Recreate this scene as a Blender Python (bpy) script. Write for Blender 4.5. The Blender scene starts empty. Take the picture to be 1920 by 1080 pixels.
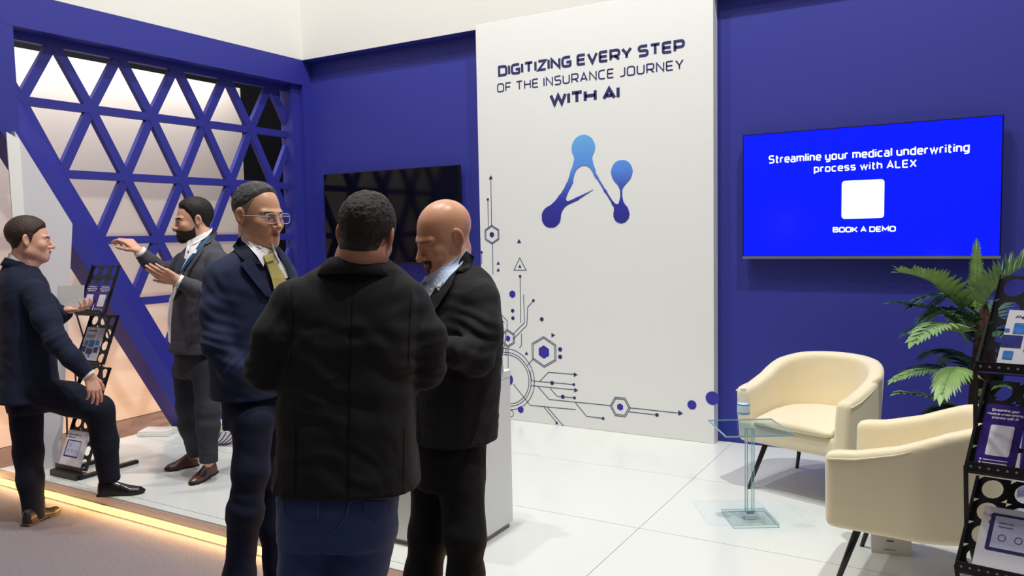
import bpy, bmesh, math, random
import numpy as np
from mathutils import Vector, Matrix
from mathutils.bvhtree import BVHTree

random.seed(4)
scene = bpy.context.scene
COL = scene.collection
PI = math.pi

# ------------------------------------------------------------------ camera
F_PX, YAW, PIT, ROLL, CAM_H = 1470.4, .53139, .071125, .020441, 1.55
def cam_axes():
    cy, sy, cp, sp = math.cos(YAW), math.sin(YAW), math.cos(PIT), math.sin(PIT)
    f = np.array([-sy*cp, cy*cp, -sp]); r = np.array([cy, sy, 0.]); d = np.cross(f, r)
    cr, sr = math.cos(ROLL), math.sin(ROLL)
    return cr*r+sr*d, -sr*r+cr*d, f
CR, CD, CF = cam_axes()
cam_data = bpy.data.cameras.new('camera'); cam = bpy.data.objects.new('camera', cam_data); COL.objects.link(cam)
cam_data.sensor_width = 36; cam_data.lens = F_PX/1920*36; cam_data.clip_start = .05
cam.matrix_world = Matrix(((CR[0], -CD[0], -CF[0], 0), (CR[1], -CD[1], -CF[1], 0), (CR[2], -CD[2], -CF[2], CAM_H), (0, 0, 0, 1)))
scene.camera = cam

# ------------------------------------------------------------------ world, lights, exposure
scene.view_settings.view_transform = 'Standard'
scene.view_settings.look = 'None'
scene.view_settings.gamma = 1
scene.view_settings.exposure = 0.0
scene.view_settings.use_curve_mapping = False
world = bpy.data.worlds.new('hall_light'); scene.world = world; world.use_nodes = True
world.node_tree.nodes['Background'].inputs[0].default_value = (1.0, .97, .95, 1)
world.node_tree.nodes['Background'].inputs[1].default_value = .13

def area_light(name, loc, target, power, size, color=(1, .995, .96), size_y=None, spread=180):
    l = bpy.data.lights.new(name, 'AREA'); l.energy = power; l.color = color
    l.shape = 'RECTANGLE' if size_y else 'DISK'; l.size = size
    if size_y: l.size_y = size_y
    l.spread = math.radians(spread)
    o = bpy.data.objects.new(name, l); COL.objects.link(o); o.location = loc
    o.rotation_euler = (Vector(target)-Vector(loc)).to_track_quat('-Z', 'Y').to_euler()
    return o
KEY = 166
area_light('truss_spot', (.55, 3.0, 8.0), (-.4, 4.9, .8), KEY*1.75, .2)
area_light('truss_spot', (-2.3, 3.0, 8.0), (-2.6, 4.9, .8), KEY*1.0, .2)
area_light('truss_spot', (-4.2, 2.6, 8.0), (-4.2, 4.4, .8), KEY*.75, .25)
area_light('truss_spot', (-2.2, 1.9, 8.0), (-4.2, 3.4, 1.0), KEY*.65, .3)
area_light('front_fill', (.5, -.5, 8.0), (-2.5, 3.5, 1), 40, 2.0)  # added soft fill from the front, not an actual fixture
area_light('far_wall_top_strip', (-6.45, 3.4, 3.2), (-6.73, 3.4, 2.2), 15, 4.8, (1, .96, .9), .06)
area_light('far_wall_floor_strip', (-5.80, 3.4, -.05), (-6.73, 3.4, .35), 19, 4.2, (1, .56, .28), .04)
area_light('edge_strip_glow', (-1.6, 2.742, -.070), (-1.6, 2.30, -.16), 24, 8.2, (1, .52, .16), .02)
area_light('behind_lattice_fill', (-6.15, 3.4, 4.4), (-6.73, 3.4, 1.0), 85, 4.6, (1, .98, .95), .4)

# ------------------------------------------------------------------ helpers
def at(u, v, d):
    """point d metres in front of the camera on the line of sight of pixel (u, v)"""
    p = CF*d + CR*((u-960)/F_PX*d) + CD*((v-540)/F_PX*d)
    return np.array([p[0], p[1], p[2]+CAM_H])
def on_axis(u, v, ax, val):
    d = CF + CR*((u-960)/F_PX) + CD*((v-540)/F_PX)
    o = np.array([0, 0, CAM_H]); return o + d*(val-o[ax])/d[ax]
def link(name, me, mat=None, parent=None, smooth=False):
    o = bpy.data.objects.new(name, me); COL.objects.link(o)
    if mat: me.materials.append(mat)
    if parent: o.parent = parent
    if smooth: me.shade_smooth()
    return o
def tag(o, label=None, cat=None, group=None, kind=None):
    if label: o['label'] = label
    if cat: o['category'] = cat
    if group: o['group'] = group
    if kind: o['kind'] = kind
    return o
def empty(name, loc, label, cat, rz=0, group=None):
    o = bpy.data.objects.new(name, None); COL.objects.link(o); o.location = tuple(loc); o.rotation_euler = (0, 0, rz)
    o.empty_display_size = .1
    return tag(o, label, cat, group)
def bm_obj(name, bm, mat=None, parent=None, smooth=False):
    me = bpy.data.meshes.new(name); bm.normal_update(); bm.to_mesh(me); bm.free()
    return link(name, me, mat, parent, smooth)
def add_box(bm, lo, hi, M=None):
    vs = [bm.verts.new((x, y, z)) for x in (lo[0], hi[0]) for y in (lo[1], hi[1]) for z in (lo[2], hi[2])]
    for f in ((0, 1, 3, 2), (4, 6, 7, 5), (0, 4, 5, 1), (2, 3, 7, 6), (0, 2, 6, 4), (1, 5, 7, 3)):
        bm.faces.new([vs[i] for i in f])
    if M is not None: bmesh.ops.transform(bm, matrix=M, verts=vs)
    return vs
def box(name, lo, hi, mat, parent=None, bev=0.0, M=None):
    bm = bmesh.new(); add_box(bm, lo, hi, M)
    bmesh.ops.recalc_face_normals(bm, faces=bm.faces)
    if bev: bmesh.ops.bevel(bm, geom=bm.edges[:], offset=bev, segments=2, affect='EDGES', profile=.7)
    return bm_obj(name, bm, mat, parent)
def add_bar(bm, a, b, w, h, up=(0, 0, 1)):
    a, b = Vector(a), Vector(b); d = (b-a); L = d.length; d.normalize()
    u = Vector(up); s = d.cross(u).normalized(); u = s.cross(d)
    M = Matrix((( s.x, d.x, u.x, a.x), (s.y, d.y, u.y, a.y), (s.z, d.z, u.z, a.z), (0, 0, 0, 1)))
    add_box(bm, (-w/2, 0, -h/2), (w/2, L, h/2), M)
def add_tube(bm, pts, r, n=10, cap=True):
    pts = [Vector(tuple(p)) for p in pts]; rs = r if isinstance(r, (list, tuple)) else [r]*len(pts)
    rings = []; prev = None
    for i, p in enumerate(pts):
        t = (pts[min(i+1, len(pts)-1)]-pts[max(i-1, 0)]).normalized()
        if prev is None: prev = t.orthogonal().normalized()
        s = (prev - t*prev.dot(t)).normalized(); prev = s; b = t.cross(s)
        rings.append([bm.verts.new(p+(s*math.cos(2*PI*k/n)+b*math.sin(2*PI*k/n))*rs[i]) for k in range(n)])
    for A, B in zip(rings, rings[1:]):
        for k in range(n): bm.faces.new((A[k], A[(k+1) % n], B[(k+1) % n], B[k]))
    if cap:
        bm.faces.new(rings[0][::-1]); bm.faces.new(rings[-1])
def tube(name, pts, r, mat, parent=None, n=10):
    bm = bmesh.new(); add_tube(bm, pts, r, n); return bm_obj(name, bm, mat, parent, True)
def add_lathe(bm, prof, c=(0, 0, 0), n=28, sx=1, sy=1):
    rings = []
    for r, z in prof:
        rings.append([bm.verts.new((c[0]+r*sx*math.cos(2*PI*k/n), c[1]+r*sy*math.sin(2*PI*k/n), c[2]+z)) for k in range(n)])
    for A, B in zip(rings, rings[1:]):
        for k in range(n): bm.faces.new((A[k], A[(k+1) % n], B[(k+1) % n], B[k]))
    bm.faces.new(rings[0][::-1]); bm.faces.new(rings[-1])
def prism(name, poly, axis, a, b, mat, parent=None):
    """poly (2D) extruded along axis ('x','y','z') from a to b"""
    bm = bmesh.new()
    def P(p, t): return {'x': (t, p[0], p[1]), 'y': (p[0], t, p[1]), 'z': (p[0], p[1], t)}[axis]
    A = [bm.verts.new(P(p, a)) for p in poly]; B = [bm.verts.new(P(p, b)) for p in poly]
    n = len(poly); bm.faces.new(A); bm.faces.new(B[::-1])
    for i in range(n): bm.faces.new((A[i], B[i], B[(i+1) % n], A[(i+1) % n]))
    bmesh.ops.recalc_face_normals(bm, faces=bm.faces)
    return bm_obj(name, bm, mat, parent)

def S(r, g, b):
    f = lambda c: (c/255/12.92) if c/255 <= .04045 else ((c/255+.055)/1.055)**2.4
    return (f(r), f(g), f(b), 1)
def mat(name, col, rough=.5, metal=0, bump=0, bscale=200, var=0, vscale=8, emit=0, trans=0, ior=1.45, coat=0, sheen=0, spec=.5, sub=0, stretch=None):
    m = bpy.data.materials.new(name); m.use_nodes = True; nt = m.node_tree; b = nt.nodes['Principled BSDF']
    b.inputs['Base Color'].default_value = col; b.inputs['Roughness'].default_value = rough
    b.inputs['Metallic'].default_value = metal; b.inputs['IOR'].default_value = ior
    b.inputs['Transmission Weight'].default_value = trans; b.inputs['Coat Weight'].default_value = coat
    b.inputs['Sheen Weight'].default_value = sheen; b.inputs['Specular IOR Level'].default_value = spec
    if sub:
        b.inputs['Subsurface Weight'].default_value = sub; b.inputs['Subsurface Radius'].default_value = (.012, .005, .003)
        b.inputs['Subsurface Scale'].default_value = 1
    if emit: b.inputs['Emission Color'].default_value = col; b.inputs['Emission Strength'].default_value = emit
    tc = nt.nodes.new('ShaderNodeTexCoord')
    src = tc.outputs['Object']
    if stretch:
        mp = nt.nodes.new('ShaderNodeMapping'); mp.inputs['Scale'].default_value = stretch
        nt.links.new(src, mp.inputs['Vector']); src = mp.outputs['Vector']
    if bump:
        n = nt.nodes.new('ShaderNodeTexNoise'); n.inputs['Scale'].default_value = bscale; n.inputs['Detail'].default_value = 4
        bp = nt.nodes.new('ShaderNodeBump'); bp.inputs['Strength'].default_value = bump; bp.inputs['Distance'].default_value = .002
        nt.links.new(src, n.inputs['Vector']); nt.links.new(n.outputs['Fac'], bp.inputs['Height']); nt.links.new(bp.outputs['Normal'], b.inputs['Normal'])
    if var:
        n = nt.nodes.new('ShaderNodeTexNoise'); n.inputs['Scale'].default_value = vscale; n.inputs['Detail'].default_value = 5
        mx = nt.nodes.new('ShaderNodeMix'); mx.data_type = 'RGBA'
        mx.inputs['A'].default_value = tuple(max(0, c*(1-var)) for c in col[:3])+(1,)
        mx.inputs['B'].default_value = tuple(min(1, c*(1+var)) for c in col[:3])+(1,)
        nt.links.new(src, n.inputs['Vector']); nt.links.new(n.outputs['Fac'], mx.inputs['Factor']); nt.links.new(mx.outputs['Result'], b.inputs['Base Color'])
    return m

M = {}
M['white_laminate'] = mat('white_laminate', S(232, 232, 228), .5, var=.02, vscale=2)
M['white_wall'] = mat('white_wall', S(222, 219, 213), .8, bump=.1, bscale=60)
M['far_wall'] = mat('far_wall', S(226, 218, 212), .7)
M['panel'] = mat('printed_panel', S(232, 232, 229), .55)
M['tile'] = mat('glossy_white_tile', S(222, 224, 219), .20, var=.012, vscale=3, coat=.2)
M['joint'] = mat('tile_joint', S(150, 150, 146), .9)
M['blue'] = mat('royal_blue_paint', S(46, 50, 144), .62, var=.05, vscale=1.3)
M['blue_frame'] = mat('royal_blue_frame', S(42, 44, 138), .55, var=.04, vscale=2)
M['black_drape'] = mat('black_drape', S(38, 40, 48), .9, bump=.4, bscale=8)
M['beige'] = mat('beige_hall_wall', S(222, 190, 150), .8)
M['carpet'] = mat('grey_carpet', S(128, 121, 128), .98, bump=1.0, bscale=300, var=.38, vscale=95)
M['brown_floor'] = mat('brown_carpet', S(150, 120, 105), .9, bump=.6, bscale=200, var=.12, vscale=30)
M['nosing'] = mat('platform_edge_board', S(236, 228, 230), .5)
M['led'] = mat('warm_led', (1.0, .66, .27, 1), .5, emit=1.5)
M['led_channel'] = mat('led_channel', S(240, 215, 160), .5)
M['navy_ink'] = mat('navy_ink', S(42, 44, 100), .6)
M['grey_ink'] = mat('grey_line_ink', S(86, 90, 120), .6)
M['blue_ink'] = mat('blue_ink', S(50, 48, 160), .6)
M['black_gloss'] = mat('black_glass', S(5, 5, 7), .08, spec=.4)
M['black_plastic'] = mat('black_plastic', S(16, 16, 18), .35)
M['silver'] = mat('brushed_silver', S(205, 208, 214), .3, metal=.9)
M['screen_blue'] = mat('lit_blue_screen', S(8, 22, 250), .15, emit=.85)
M['screen_white'] = mat('lit_white_print', S(225, 240, 255), .3, emit=.9)
M['cream'] = mat('cream_velvet', S(232, 218, 184), .85, bump=.25, bscale=350, sheen=.5, var=.03, vscale=6)
M['black_metal'] = mat('black_powder_metal', S(20, 19, 22), .45)
def clear(name, tint, refl=.25, rough=.03):
    m = bpy.data.materials.new(name); m.use_nodes = True; nt = m.node_tree; nt.nodes.remove(nt.nodes['Principled BSDF'])
    t = nt.nodes.new('ShaderNodeBsdfTransparent'); g = nt.nodes.new('ShaderNodeBsdfGlossy'); x = nt.nodes.new('ShaderNodeMixShader'); l = nt.nodes.new('ShaderNodeLayerWeight')
    t.inputs[0].default_value = tint; g.inputs['Roughness'].default_value = rough; l.inputs[0].default_value = refl
    ge = nt.nodes.new('ShaderNodeNewGeometry'); ma = nt.nodes.new('ShaderNodeMath'); ma.operation = 'SUBTRACT'; ma.use_clamp = True
    nt.links.new(l.outputs['Fresnel'], ma.inputs[0]); nt.links.new(ge.outputs['Backfacing'], ma.inputs[1]); nt.links.new(ma.outputs[0], x.inputs[0]); nt.links.new(t.outputs[0], x.inputs[1]); nt.links.new(g.outputs[0], x.inputs[2]); nt.links.new(x.outputs[0], nt.nodes['Material Output'].inputs[0])
    return m
M['acrylic'] = clear('clear_acrylic', (.95, .97, .96, 1), .34)
M['glass_blue'] = clear('pale_glass_top', (.84, .95, 1, 1), .3)
M['glass_edge'] = mat('glass_edge', S(170, 215, 225), .2, trans=.5)
M['chrome'] = mat('chrome', S(190, 190, 195), .15, metal=1)
M['pet'] = clear('clear_pet_plastic', (.94, .97, .99, 1), .15, .08)
M['water_label'] = mat('bottle_label', S(205, 225, 235), .5)
M['label_blue'] = mat('bottle_label_stripe', S(80, 140, 190), .5)
M['white_cap'] = mat('white_cap', S(235, 238, 240), .4)
M['paper'] = mat('white_paper', S(222, 218, 226), .6)
M['paper_purple'] = mat('purple_leaflet', S(52, 26, 120), .45)
M['paper_white_ink'] = mat('white_ink', S(232, 230, 240), .6)
M['img_blue'] = mat('printed_photo_blue', S(60, 120, 195), .5, var=.6, vscale=60)
M['img_dark'] = mat('printed_photo_navy', S(42, 46, 120), .5, var=.6, vscale=60)
M['screen_print'] = mat('printed_laptop_screen', S(196, 198, 228), .5)
M['kettle'] = mat('ribbed_kettle_steel', S(188, 184, 172), .35, metal=.5)
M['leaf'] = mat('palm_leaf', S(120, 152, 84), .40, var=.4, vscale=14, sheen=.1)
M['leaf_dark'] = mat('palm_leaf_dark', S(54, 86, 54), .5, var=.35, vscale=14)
M['bark'] = mat('fibrous_trunk', S(74, 50, 40), .9, bump=1, bscale=60, var=.3, vscale=30)
M['pot'] = mat('dark_pot', S(40, 38, 40), .6)
M['adapter'] = mat('white_plastic', S(236, 232, 226), .4)
M['box_white'] = mat('white_carton', S(228, 222, 220), .6)

# ------------------------------------------------------------------ flat lettering (stroked glyphs)
GL = {
 'A': (1.05, [[(0, 0), (.5, 1), (1, 0)], [(.2, .28), (.8, .28)]]),
 'B': (1, [[(0, 0), (0, 1), (.94, 1, .2), (.94, .52, .2), (0, .52)], [(.5, .52), (1, .52, .2), (1, 0, .2), (0, 0)]]),
 'C': (.95, [[(1, 1), (0, 1, .3), (0, 0, .3), (1, 0)]]),
 'D': (1, [[(.4, 0), (0, 0), (0, 1), (1, 1, .3), (1, 0, .3), (.4, 0)]]),
 'E': (.9, [[(1, 1), (0, 1, .12), (0, 0, .12), (1, 0)], [(0, .5), (.92, .5)]]),
 'F': (.88, [[(1, 1), (0, 1, .12), (0, 0)], [(0, .47), (.88, .47)]]),
 'G': (1, [[(1, 1), (0, 1, .3), (0, 0, .3), (1, 0, .12), (1, .46), (.5, .46)]]),
 'H': (1, [[(0, 0), (0, 1)], [(1, 0), (1, 1)], [(0, .5), (1, .5)]]),
 'I': (.0, [[(0, 0), (0, 1)]]),
 'J': (.7, [[(1, 1), (1, 0, .3), (0, 0)]]),
 'K': (.95, [[(0, 0), (0, 1)], [(1, 1), (.32, .5), (1, 0)], [(0, .5), (.32, .5)]]),
 'L': (.85, [[(0, 1), (0, 0, .12), (1, 0)]]),
 'M': (1.2, [[(0, 0), (0, 1), (.5, .3), (1, 1), (1, 0)]]),
 'N': (1, [[(0, 0), (0, 1), (1, 0), (1, 1)]]),
 'O': (1.05, [[(.5, 0), (0, 0, .3), (0, 1, .3), (1, 1, .3), (1, 0, .3), (.5, 0)]]),
 'P': (.95, [[(0, 0), (0, 1), (1, 1, .25), (1, .38, .25), (0, .38)]]),
 'R': (1, [[(0, 0), (0, 1), (1, 1, .25), (1, .38, .25), (0, .38)], [(.5, .38), (1, 0)]]),
 'S': (.95, [[(1, 1), (0, 1, .22), (0, .52, .22), (1, .52, .22), (1, 0, .22), (0, 0)]]),
 'T': (1, [[(0, 1), (1, 1)], [(.5, 1), (.5, 0)]]),
 'U': (1, [[(0, 1), (0, 0, .3), (1, 0, .3), (1, 1)]]),
 'V': (1.05, [[(0, 1), (.5, 0), (1, 1)]]),
 'W': (1.5, [[(0, 1), (.25, 0), (.5, .9), (.75, 0), (1, 1)]]),
 'X': (1, [[(0, 0), (1, 1)], [(0, 1), (1, 0)]]),
 'Y': (1, [[(0, 1), (.5, .42), (1, 1)], [(.5, .42), (.5, 0)]]),
 'Z': (.95, [[(0, 1), (1, 1), (0, 0), (1, 0)]]),
 'a': (.78, [[(.05, .7), (1, .7, .2), (1, 0), (0, 0, .15), (0, .38, .15), (1, .38)]]),
 'b': (.8, [[(0, 1), (0, 0), (1, 0, .22), (1, .7, .22), (0, .7)]]),
 'c': (.75, [[(1, .7), (0, .7, .22), (0, 0, .22), (1, 0)]]),
 'd': (.8, [[(1, 1), (1, 0), (0, 0, .22), (0, .7, .22), (1, .7)]]),
 'e': (.8, [[(1, 0), (0, 0, .22), (0, .7, .22), (1, .7, .22), (1, .35), (0, .35)]]),
 'f': (.5, [[(1, 1), (.4, 1, .2), (.4, 0)], [(0, .7), (1, .7)]]),
 'g': (.8, [[(.1, -.28), (1, -.28, .2), (1, .7), (0, .7, .2), (0, 0, .2), (1, 0)]]),
 'h': (.78, [[(0, 0), (0, 1)], [(0, .7), (1, .7, .22), (1, 0)]]),
 'i': (0, [[(0, 0), (0, .7)], [(0, .88), (0, 1)]]),
 'k': (.7, [[(0, 0), (0, 1)], [(1, .7), (.2, .36), (1, 0)]]),
 'l': (0, [[(0, 0), (0, 1)]]),
 'm': (1.3, [[(0, 0), (0, .7), (1, .7, .22), (1, 0)], [(.5, .7), (.5, 0)]]),
 'n': (.78, [[(0, 0), (0, .7), (1, .7, .22), (1, 0)]]),
 'o': (.82, [[(.5, 0), (0, 0, .22), (0, .7, .22), (1, .7, .22), (1, 0, .22), (.5, 0)]]),
 'p': (.8, [[(0, -.28), (0, .7), (1, .7, .22), (1, 0, .22), (0, 0)]]),
 'r': (.5, [[(0, 0), (0, .7, .2), (1, .7)]]),
 's': (.75, [[(1, .7), (0, .7, .17), (0, .35, .17), (1, .35, .17), (1, 0, .17), (0, 0)]]),
 't': (.5, [[(.3, 1), (.3, 0, .2), (1, 0)], [(0, .7), (1, .7)]]),
 'u': (.78, [[(0, .7), (0, 0, .22), (1, 0), (1, .7)]]),
 'w': (1.25, [[(0, .7), (.25, 0), (.5, .65), (.75, 0), (1, .7)]]),
 'y': (.8, [[(0, .7), (0, 0, .2), (1, 0)], [(1, .7), (1, -.28, .2), (.1, -.28)]]),
 ',': (0, [[(0, .08), (-.1, -.18)]]), '?': (.8, [[(0, 1), (1, 1, .2), (1, .55, .15), (.5, .55), (.5, .3)], [(.5, .1), (.5, 0)]]),
}
def round_poly(pl, asp, seg=4):
    out = []
    P = [Vector((p[0]*asp, p[1])) for p in pl]
    for i, p in enumerate(pl):
        if len(p) < 3 or i == 0 or i == len(pl)-1: out.append(P[i]); continue
        r = p[2]; a = (P[i-1]-P[i]); b = (P[i+1]-P[i]); r = min(r, a.length*.5, b.length*.5)
        A = P[i]+a.normalized()*r; B = P[i]+b.normalized()*r
        for k in range(seg+1):
            t = k/seg; out.append(A*(1-t)**2+P[i]*2*t*(1-t)+B*t*t)
    return out
def add_ribbon(bm, pts, w, place, closed=False):
    """pts 2D polyline -> flat ribbon of width w; place maps (x, y) to 3D"""
    n = len(pts); L = []; R = []
    for i, p in enumerate(pts):
        a = pts[i-1] if i > 0 else (pts[-2] if closed else None); b = pts[i+1] if i < n-1 else (pts[1] if closed else None)
        d1 = (p-a).normalized() if a is not None else None; d2 = (b-p).normalized() if b is not None else None
        if d1 is None: d1 = d2
        if d2 is None: d2 = d1
        n1 = Vector((-d1.y, d1.x)); n2 = Vector((-d2.y, d2.x)); m = n1+n2
        if m.length < 1e-4: m = n1
        m.normalize(); k = w/2/max(.45, m.dot(n1))
        L.append(bm.verts.new(place(p.x+m.x*k, p.y+m.y*k))); R.append(bm.verts.new(place(p.x-m.x*k, p.y-m.y*k)))
    for i in range(n-1): bm.faces.new((R[i], R[i+1], L[i+1], L[i]))
def add_text(bm, s, place, x0, x1, base, h, weight=.17, gap=.42, space=.75, wid=1.0):
    """text from x0 to x1 with cap height h on baseline `base`; place(x, y) -> 3D"""
    tot = 0
    for c in s: tot += space if c == ' ' else GL[c][0]*wid+gap
    tot -= gap; k = (x1-x0-weight*h)/tot; x = 0
    for c in s:
        if c == ' ': x += space; continue
        w, polys = GL[c]; w *= wid; asp = w*k/h if w else 1
        for pl in polys:
            pts = round_poly([((q[0] if w else q[0]),)+tuple(q[1:]) for q in pl], asp if w else 1)
            ih = 1-weight
            P = [Vector((x0+weight*h/2+x*k+q.x*h, base+weight*h/2+q.y*ih*h)) for q in pts]
            add_ribbon(bm, P, weight*h, place)
        x += w+gap
def disc(bm, place, cx, cy, r, n=24, a0=0):
    bm.faces.new([bm.verts.new(place(cx+r*math.cos(a0+2*PI*k/n), cy+r*math.sin(a0+2*PI*k/n))) for k in range(n)])
def rrect(bm, place, x0, y0, x1, y1, r, n=5):
    pts = []
    for cx, cy, a in ((x1-r, y1-r, 0), (x0+r, y1-r, PI/2), (x0+r, y0+r, PI), (x1-r, y0+r, 1.5*PI)):
        for k in range(n+1): pts.append((cx+r*math.cos(a+PI/2*k/n), cy+r*math.sin(a+PI/2*k/n)))
    bm.faces.new([bm.verts.new(place(*p)) for p in pts])

# ------------------------------------------------------------------ implicit surfaces -> mesh (surface nets)
_rng = np.random.default_rng(7); NL = _rng.random((32, 32, 32)).astype(np.float32)*2-1
def noise(P, s):
    q = P*s; i = np.floor(q).astype(np.int32); f = q-i; f = f*f*(3-2*f); i &= 31; j = (i+1) & 31
    x0, y0, z0, x1, y1, z1 = i[..., 0], i[..., 1], i[..., 2], j[..., 0], j[..., 1], j[..., 2]
    fx, fy, fz = f[..., 0], f[..., 1], f[..., 2]
    a = NL[x0, y0, z0]*(1-fx)+NL[x1, y0, z0]*fx; b = NL[x0, y1, z0]*(1-fx)+NL[x1, y1, z0]*fx
    c = NL[x0, y0, z1]*(1-fx)+NL[x1, y0, z1]*fx; d = NL[x0, y1, z1]*(1-fx)+NL[x1, y1, z1]*fx
    return (a*(1-fy)+b*fy)*(1-fz)+(c*(1-fy)+d*fy)*fz
def smin(a, b, k):
    h = np.clip(.5+.5*(b-a)/k, 0, 1); return b*(1-h)+a*h-k*h*(1-h)
def smax(a, b, k): return -smin(-a, -b, k)
def sph(P, c, r): return np.sqrt(((P-np.asarray(c, np.float32))**2).sum(-1))-r
def ell(P, c, r):
    r = np.asarray(r, np.float32); q = (P-np.asarray(c, np.float32))/r; k0 = np.sqrt((q*q).sum(-1)); k1 = np.sqrt(((q/r)**2).sum(-1))+1e-6
    return k0*(k0-1)/k1
def rc(P, a, b, ra, rb):
    a = np.asarray(a, np.float32); b = np.asarray(b, np.float32); ab = b-a
    t = np.clip(((P-a)@ab)/max(float(ab@ab), 1e-9), 0, 1)
    d = P-a-t[..., None]*ab
    return np.sqrt((d*d).sum(-1))-(ra+(rb-ra)*t)
def chain(P, pts, k=.03):
    d = None
    for (a, ra), (b, rb) in zip(pts, pts[1:]):
        e = rc(P, a, b, ra, rb); d = e if d is None else smin(d, e, k)
    return d
def grid(lo, hi, res):
    lo = np.asarray(lo, float); hi = np.asarray(hi, float); n = np.ceil((hi-lo)/res).astype(int)+1
    X = np.stack(np.meshgrid(*[np.arange(k, dtype=np.float32) for k in n], indexing='ij'), -1)
    return X*np.float32(res)+lo.astype(np.float32), lo
def nets(v, lo, res):
    ins = v < 0; nx, ny, nz = v.shape
    c = np.zeros((nx-1, ny-1, nz-1), np.int8)
    for dx in (0, 1):
        for dy in (0, 1):
            for dz in (0, 1): c += ins[dx:nx-1+dx, dy:ny-1+dy, dz:nz-1+dz]
    act = (c > 0) & (c < 8); idx = np.argwhere(act)
    vid = np.full(c.shape, -1, np.int64); vid[act] = np.arange(len(idx))
    pos = np.zeros((len(idx), 3)); cnt = np.zeros(len(idx))
    for ax in range(3):
        o1, o2 = [i for i in range(3) if i != ax]
        for p in (0, 1):
            for q in (0, 1):
                a = np.zeros(3, int); a[o1] = p; a[o2] = q; b = a.copy(); b[ax] = 1
                ia = idx+a; ib = idx+b; va = v[ia[:, 0], ia[:, 1], ia[:, 2]]; vb = v[ib[:, 0], ib[:, 1], ib[:, 2]]
                m = (va < 0) != (vb < 0); t = va[m]/(va[m]-vb[m])
                pp = np.repeat(a[None].astype(float), m.sum(), 0); pp[:, ax] = t; pos[m] += pp; cnt[m] += 1
    verts = lo+(idx+pos/cnt[:, None])*res
    faces = []
    for ax in range(3):
        o1, o2 = (ax+1) % 3, (ax+2) % 3
        sl = [slice(None)]*3; sl[ax] = slice(0, -1); sh = [slice(None)]*3; sh[ax] = slice(1, None)
        A = ins[tuple(sl)]; B = ins[tuple(sh)]; e = np.argwhere(A != B)
        e = e[(e[:, o1] > 0) & (e[:, o2] > 0) & (e[:, o1] < v.shape[o1]-1) & (e[:, o2] < v.shape[o2]-1)]
        inA = ins[e[:, 0], e[:, 1], e[:, 2]]
        def cell(d1, d2):
            k = e.copy(); k[:, o1] += d1; k[:, o2] += d2; return vid[k[:, 0], k[:, 1], k[:, 2]]
        q = np.stack([cell(-1, -1), cell(0, -1), cell(0, 0), cell(-1, 0)], 1)
        q[~inA] = q[~inA][:, ::-1]; faces.append(q)
    return verts, np.concatenate(faces)
def np_mesh(name, verts, quads):
    me = bpy.data.meshes.new(name); me.vertices.add(len(verts)); me.vertices.foreach_set('co', verts.astype(np.float32).ravel())
    me.loops.add(quads.size); me.loops.foreach_set('vertex_index', quads.astype(np.int32).ravel())
    me.polygons.add(len(quads)); me.polygons.foreach_set('loop_start', np.arange(0, quads.size, 4, dtype=np.int32))
    me.update(calc_edges=True); me.shade_smooth(); return me
def sdf_obj(name, fn, lo, hi, res, mat, parent=None, base=None):
    P, l = grid(lo, hi, res); v = fn(P)
    verts, quads = nets(v, l, res)
    if base is not None: verts = verts-np.asarray(base)
    return link(name, np_mesh(name, verts, quads), mat, parent)

# ================================================================== STRUCTURE
YW, YP, XF, XL = 5.611, 5.507, -5.477, -5.617
HZ = 3.205
def struct(o): o['kind'] = 'structure'; return o
# lower hall floor and the raised booth floor
EDGE = 2.765
struct(box('floor_carpet', (-6.0, -4.5, -.2), (4.5, EDGE+.02, -.105), M['carpet']))
struct(box('floor_behind_lattice', (-9, -4.5, -.2), (-5.76, 9, -.105), M['brown_floor']))
plat = struct(box('floor', (-5.74, EDGE+.012, -.104), (2.6, 5.72, -.012), M['joint']))
TX = [-5.74, -5.19, -3.33, -1.47, .39, 2.25, 2.6]; TY = [EDGE, 2.83, 3.755, 4.682, YW]
for i in range(len(TX)-1):
    for j in range(len(TY)-1):
        g = .0016
        box('floor_tile' if j else 'edge_board', (TX[i]+g, TY[j]+g, -.012), (TX[i+1]-g, TY[j+1]-g, 0), M['tile'], plat)
box('fascia_board', (-5.74, EDGE, -.058), (2.6, EDGE+.012, -.0125), M['nosing'], plat)
led = struct(box('trim_led_channel', (-5.74, EDGE-.006, -.104), (2.6, EDGE+.011, -.0595), M['led_channel']))
tag(box('led_strip', (-5.74, EDGE-.0125, -.1035), (2.6, EDGE-.0065, -.062), M['led'], led), 'warm glowing strip light')
box('led_strip', (-5.752, 1.9, -.1), (-5.745, 5.6, -.03), M['led'], led)

# back wall, header boxes above it
struct(box('wall_back', (-5.6, YW, -.1), (3.2, YW+.12, HZ+.02), M['blue']))
struct(box('trim_soffit_darkener', (XF+.001, YP+.002, HZ-.004), (3.2, YW-.0005, HZ-.0005), M['blue']))  # thin blue board added to darken the header's bounce-lit underside
struct(box('wall_back_header', (XF, YP, HZ), (3.2, YP+.3, 6.2), M['white_wall']))
struct(box('wall_left_header', (XF-.3, -1.2, HZ), (XF, YP+.3, 6.2), M['white_wall']))
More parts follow.
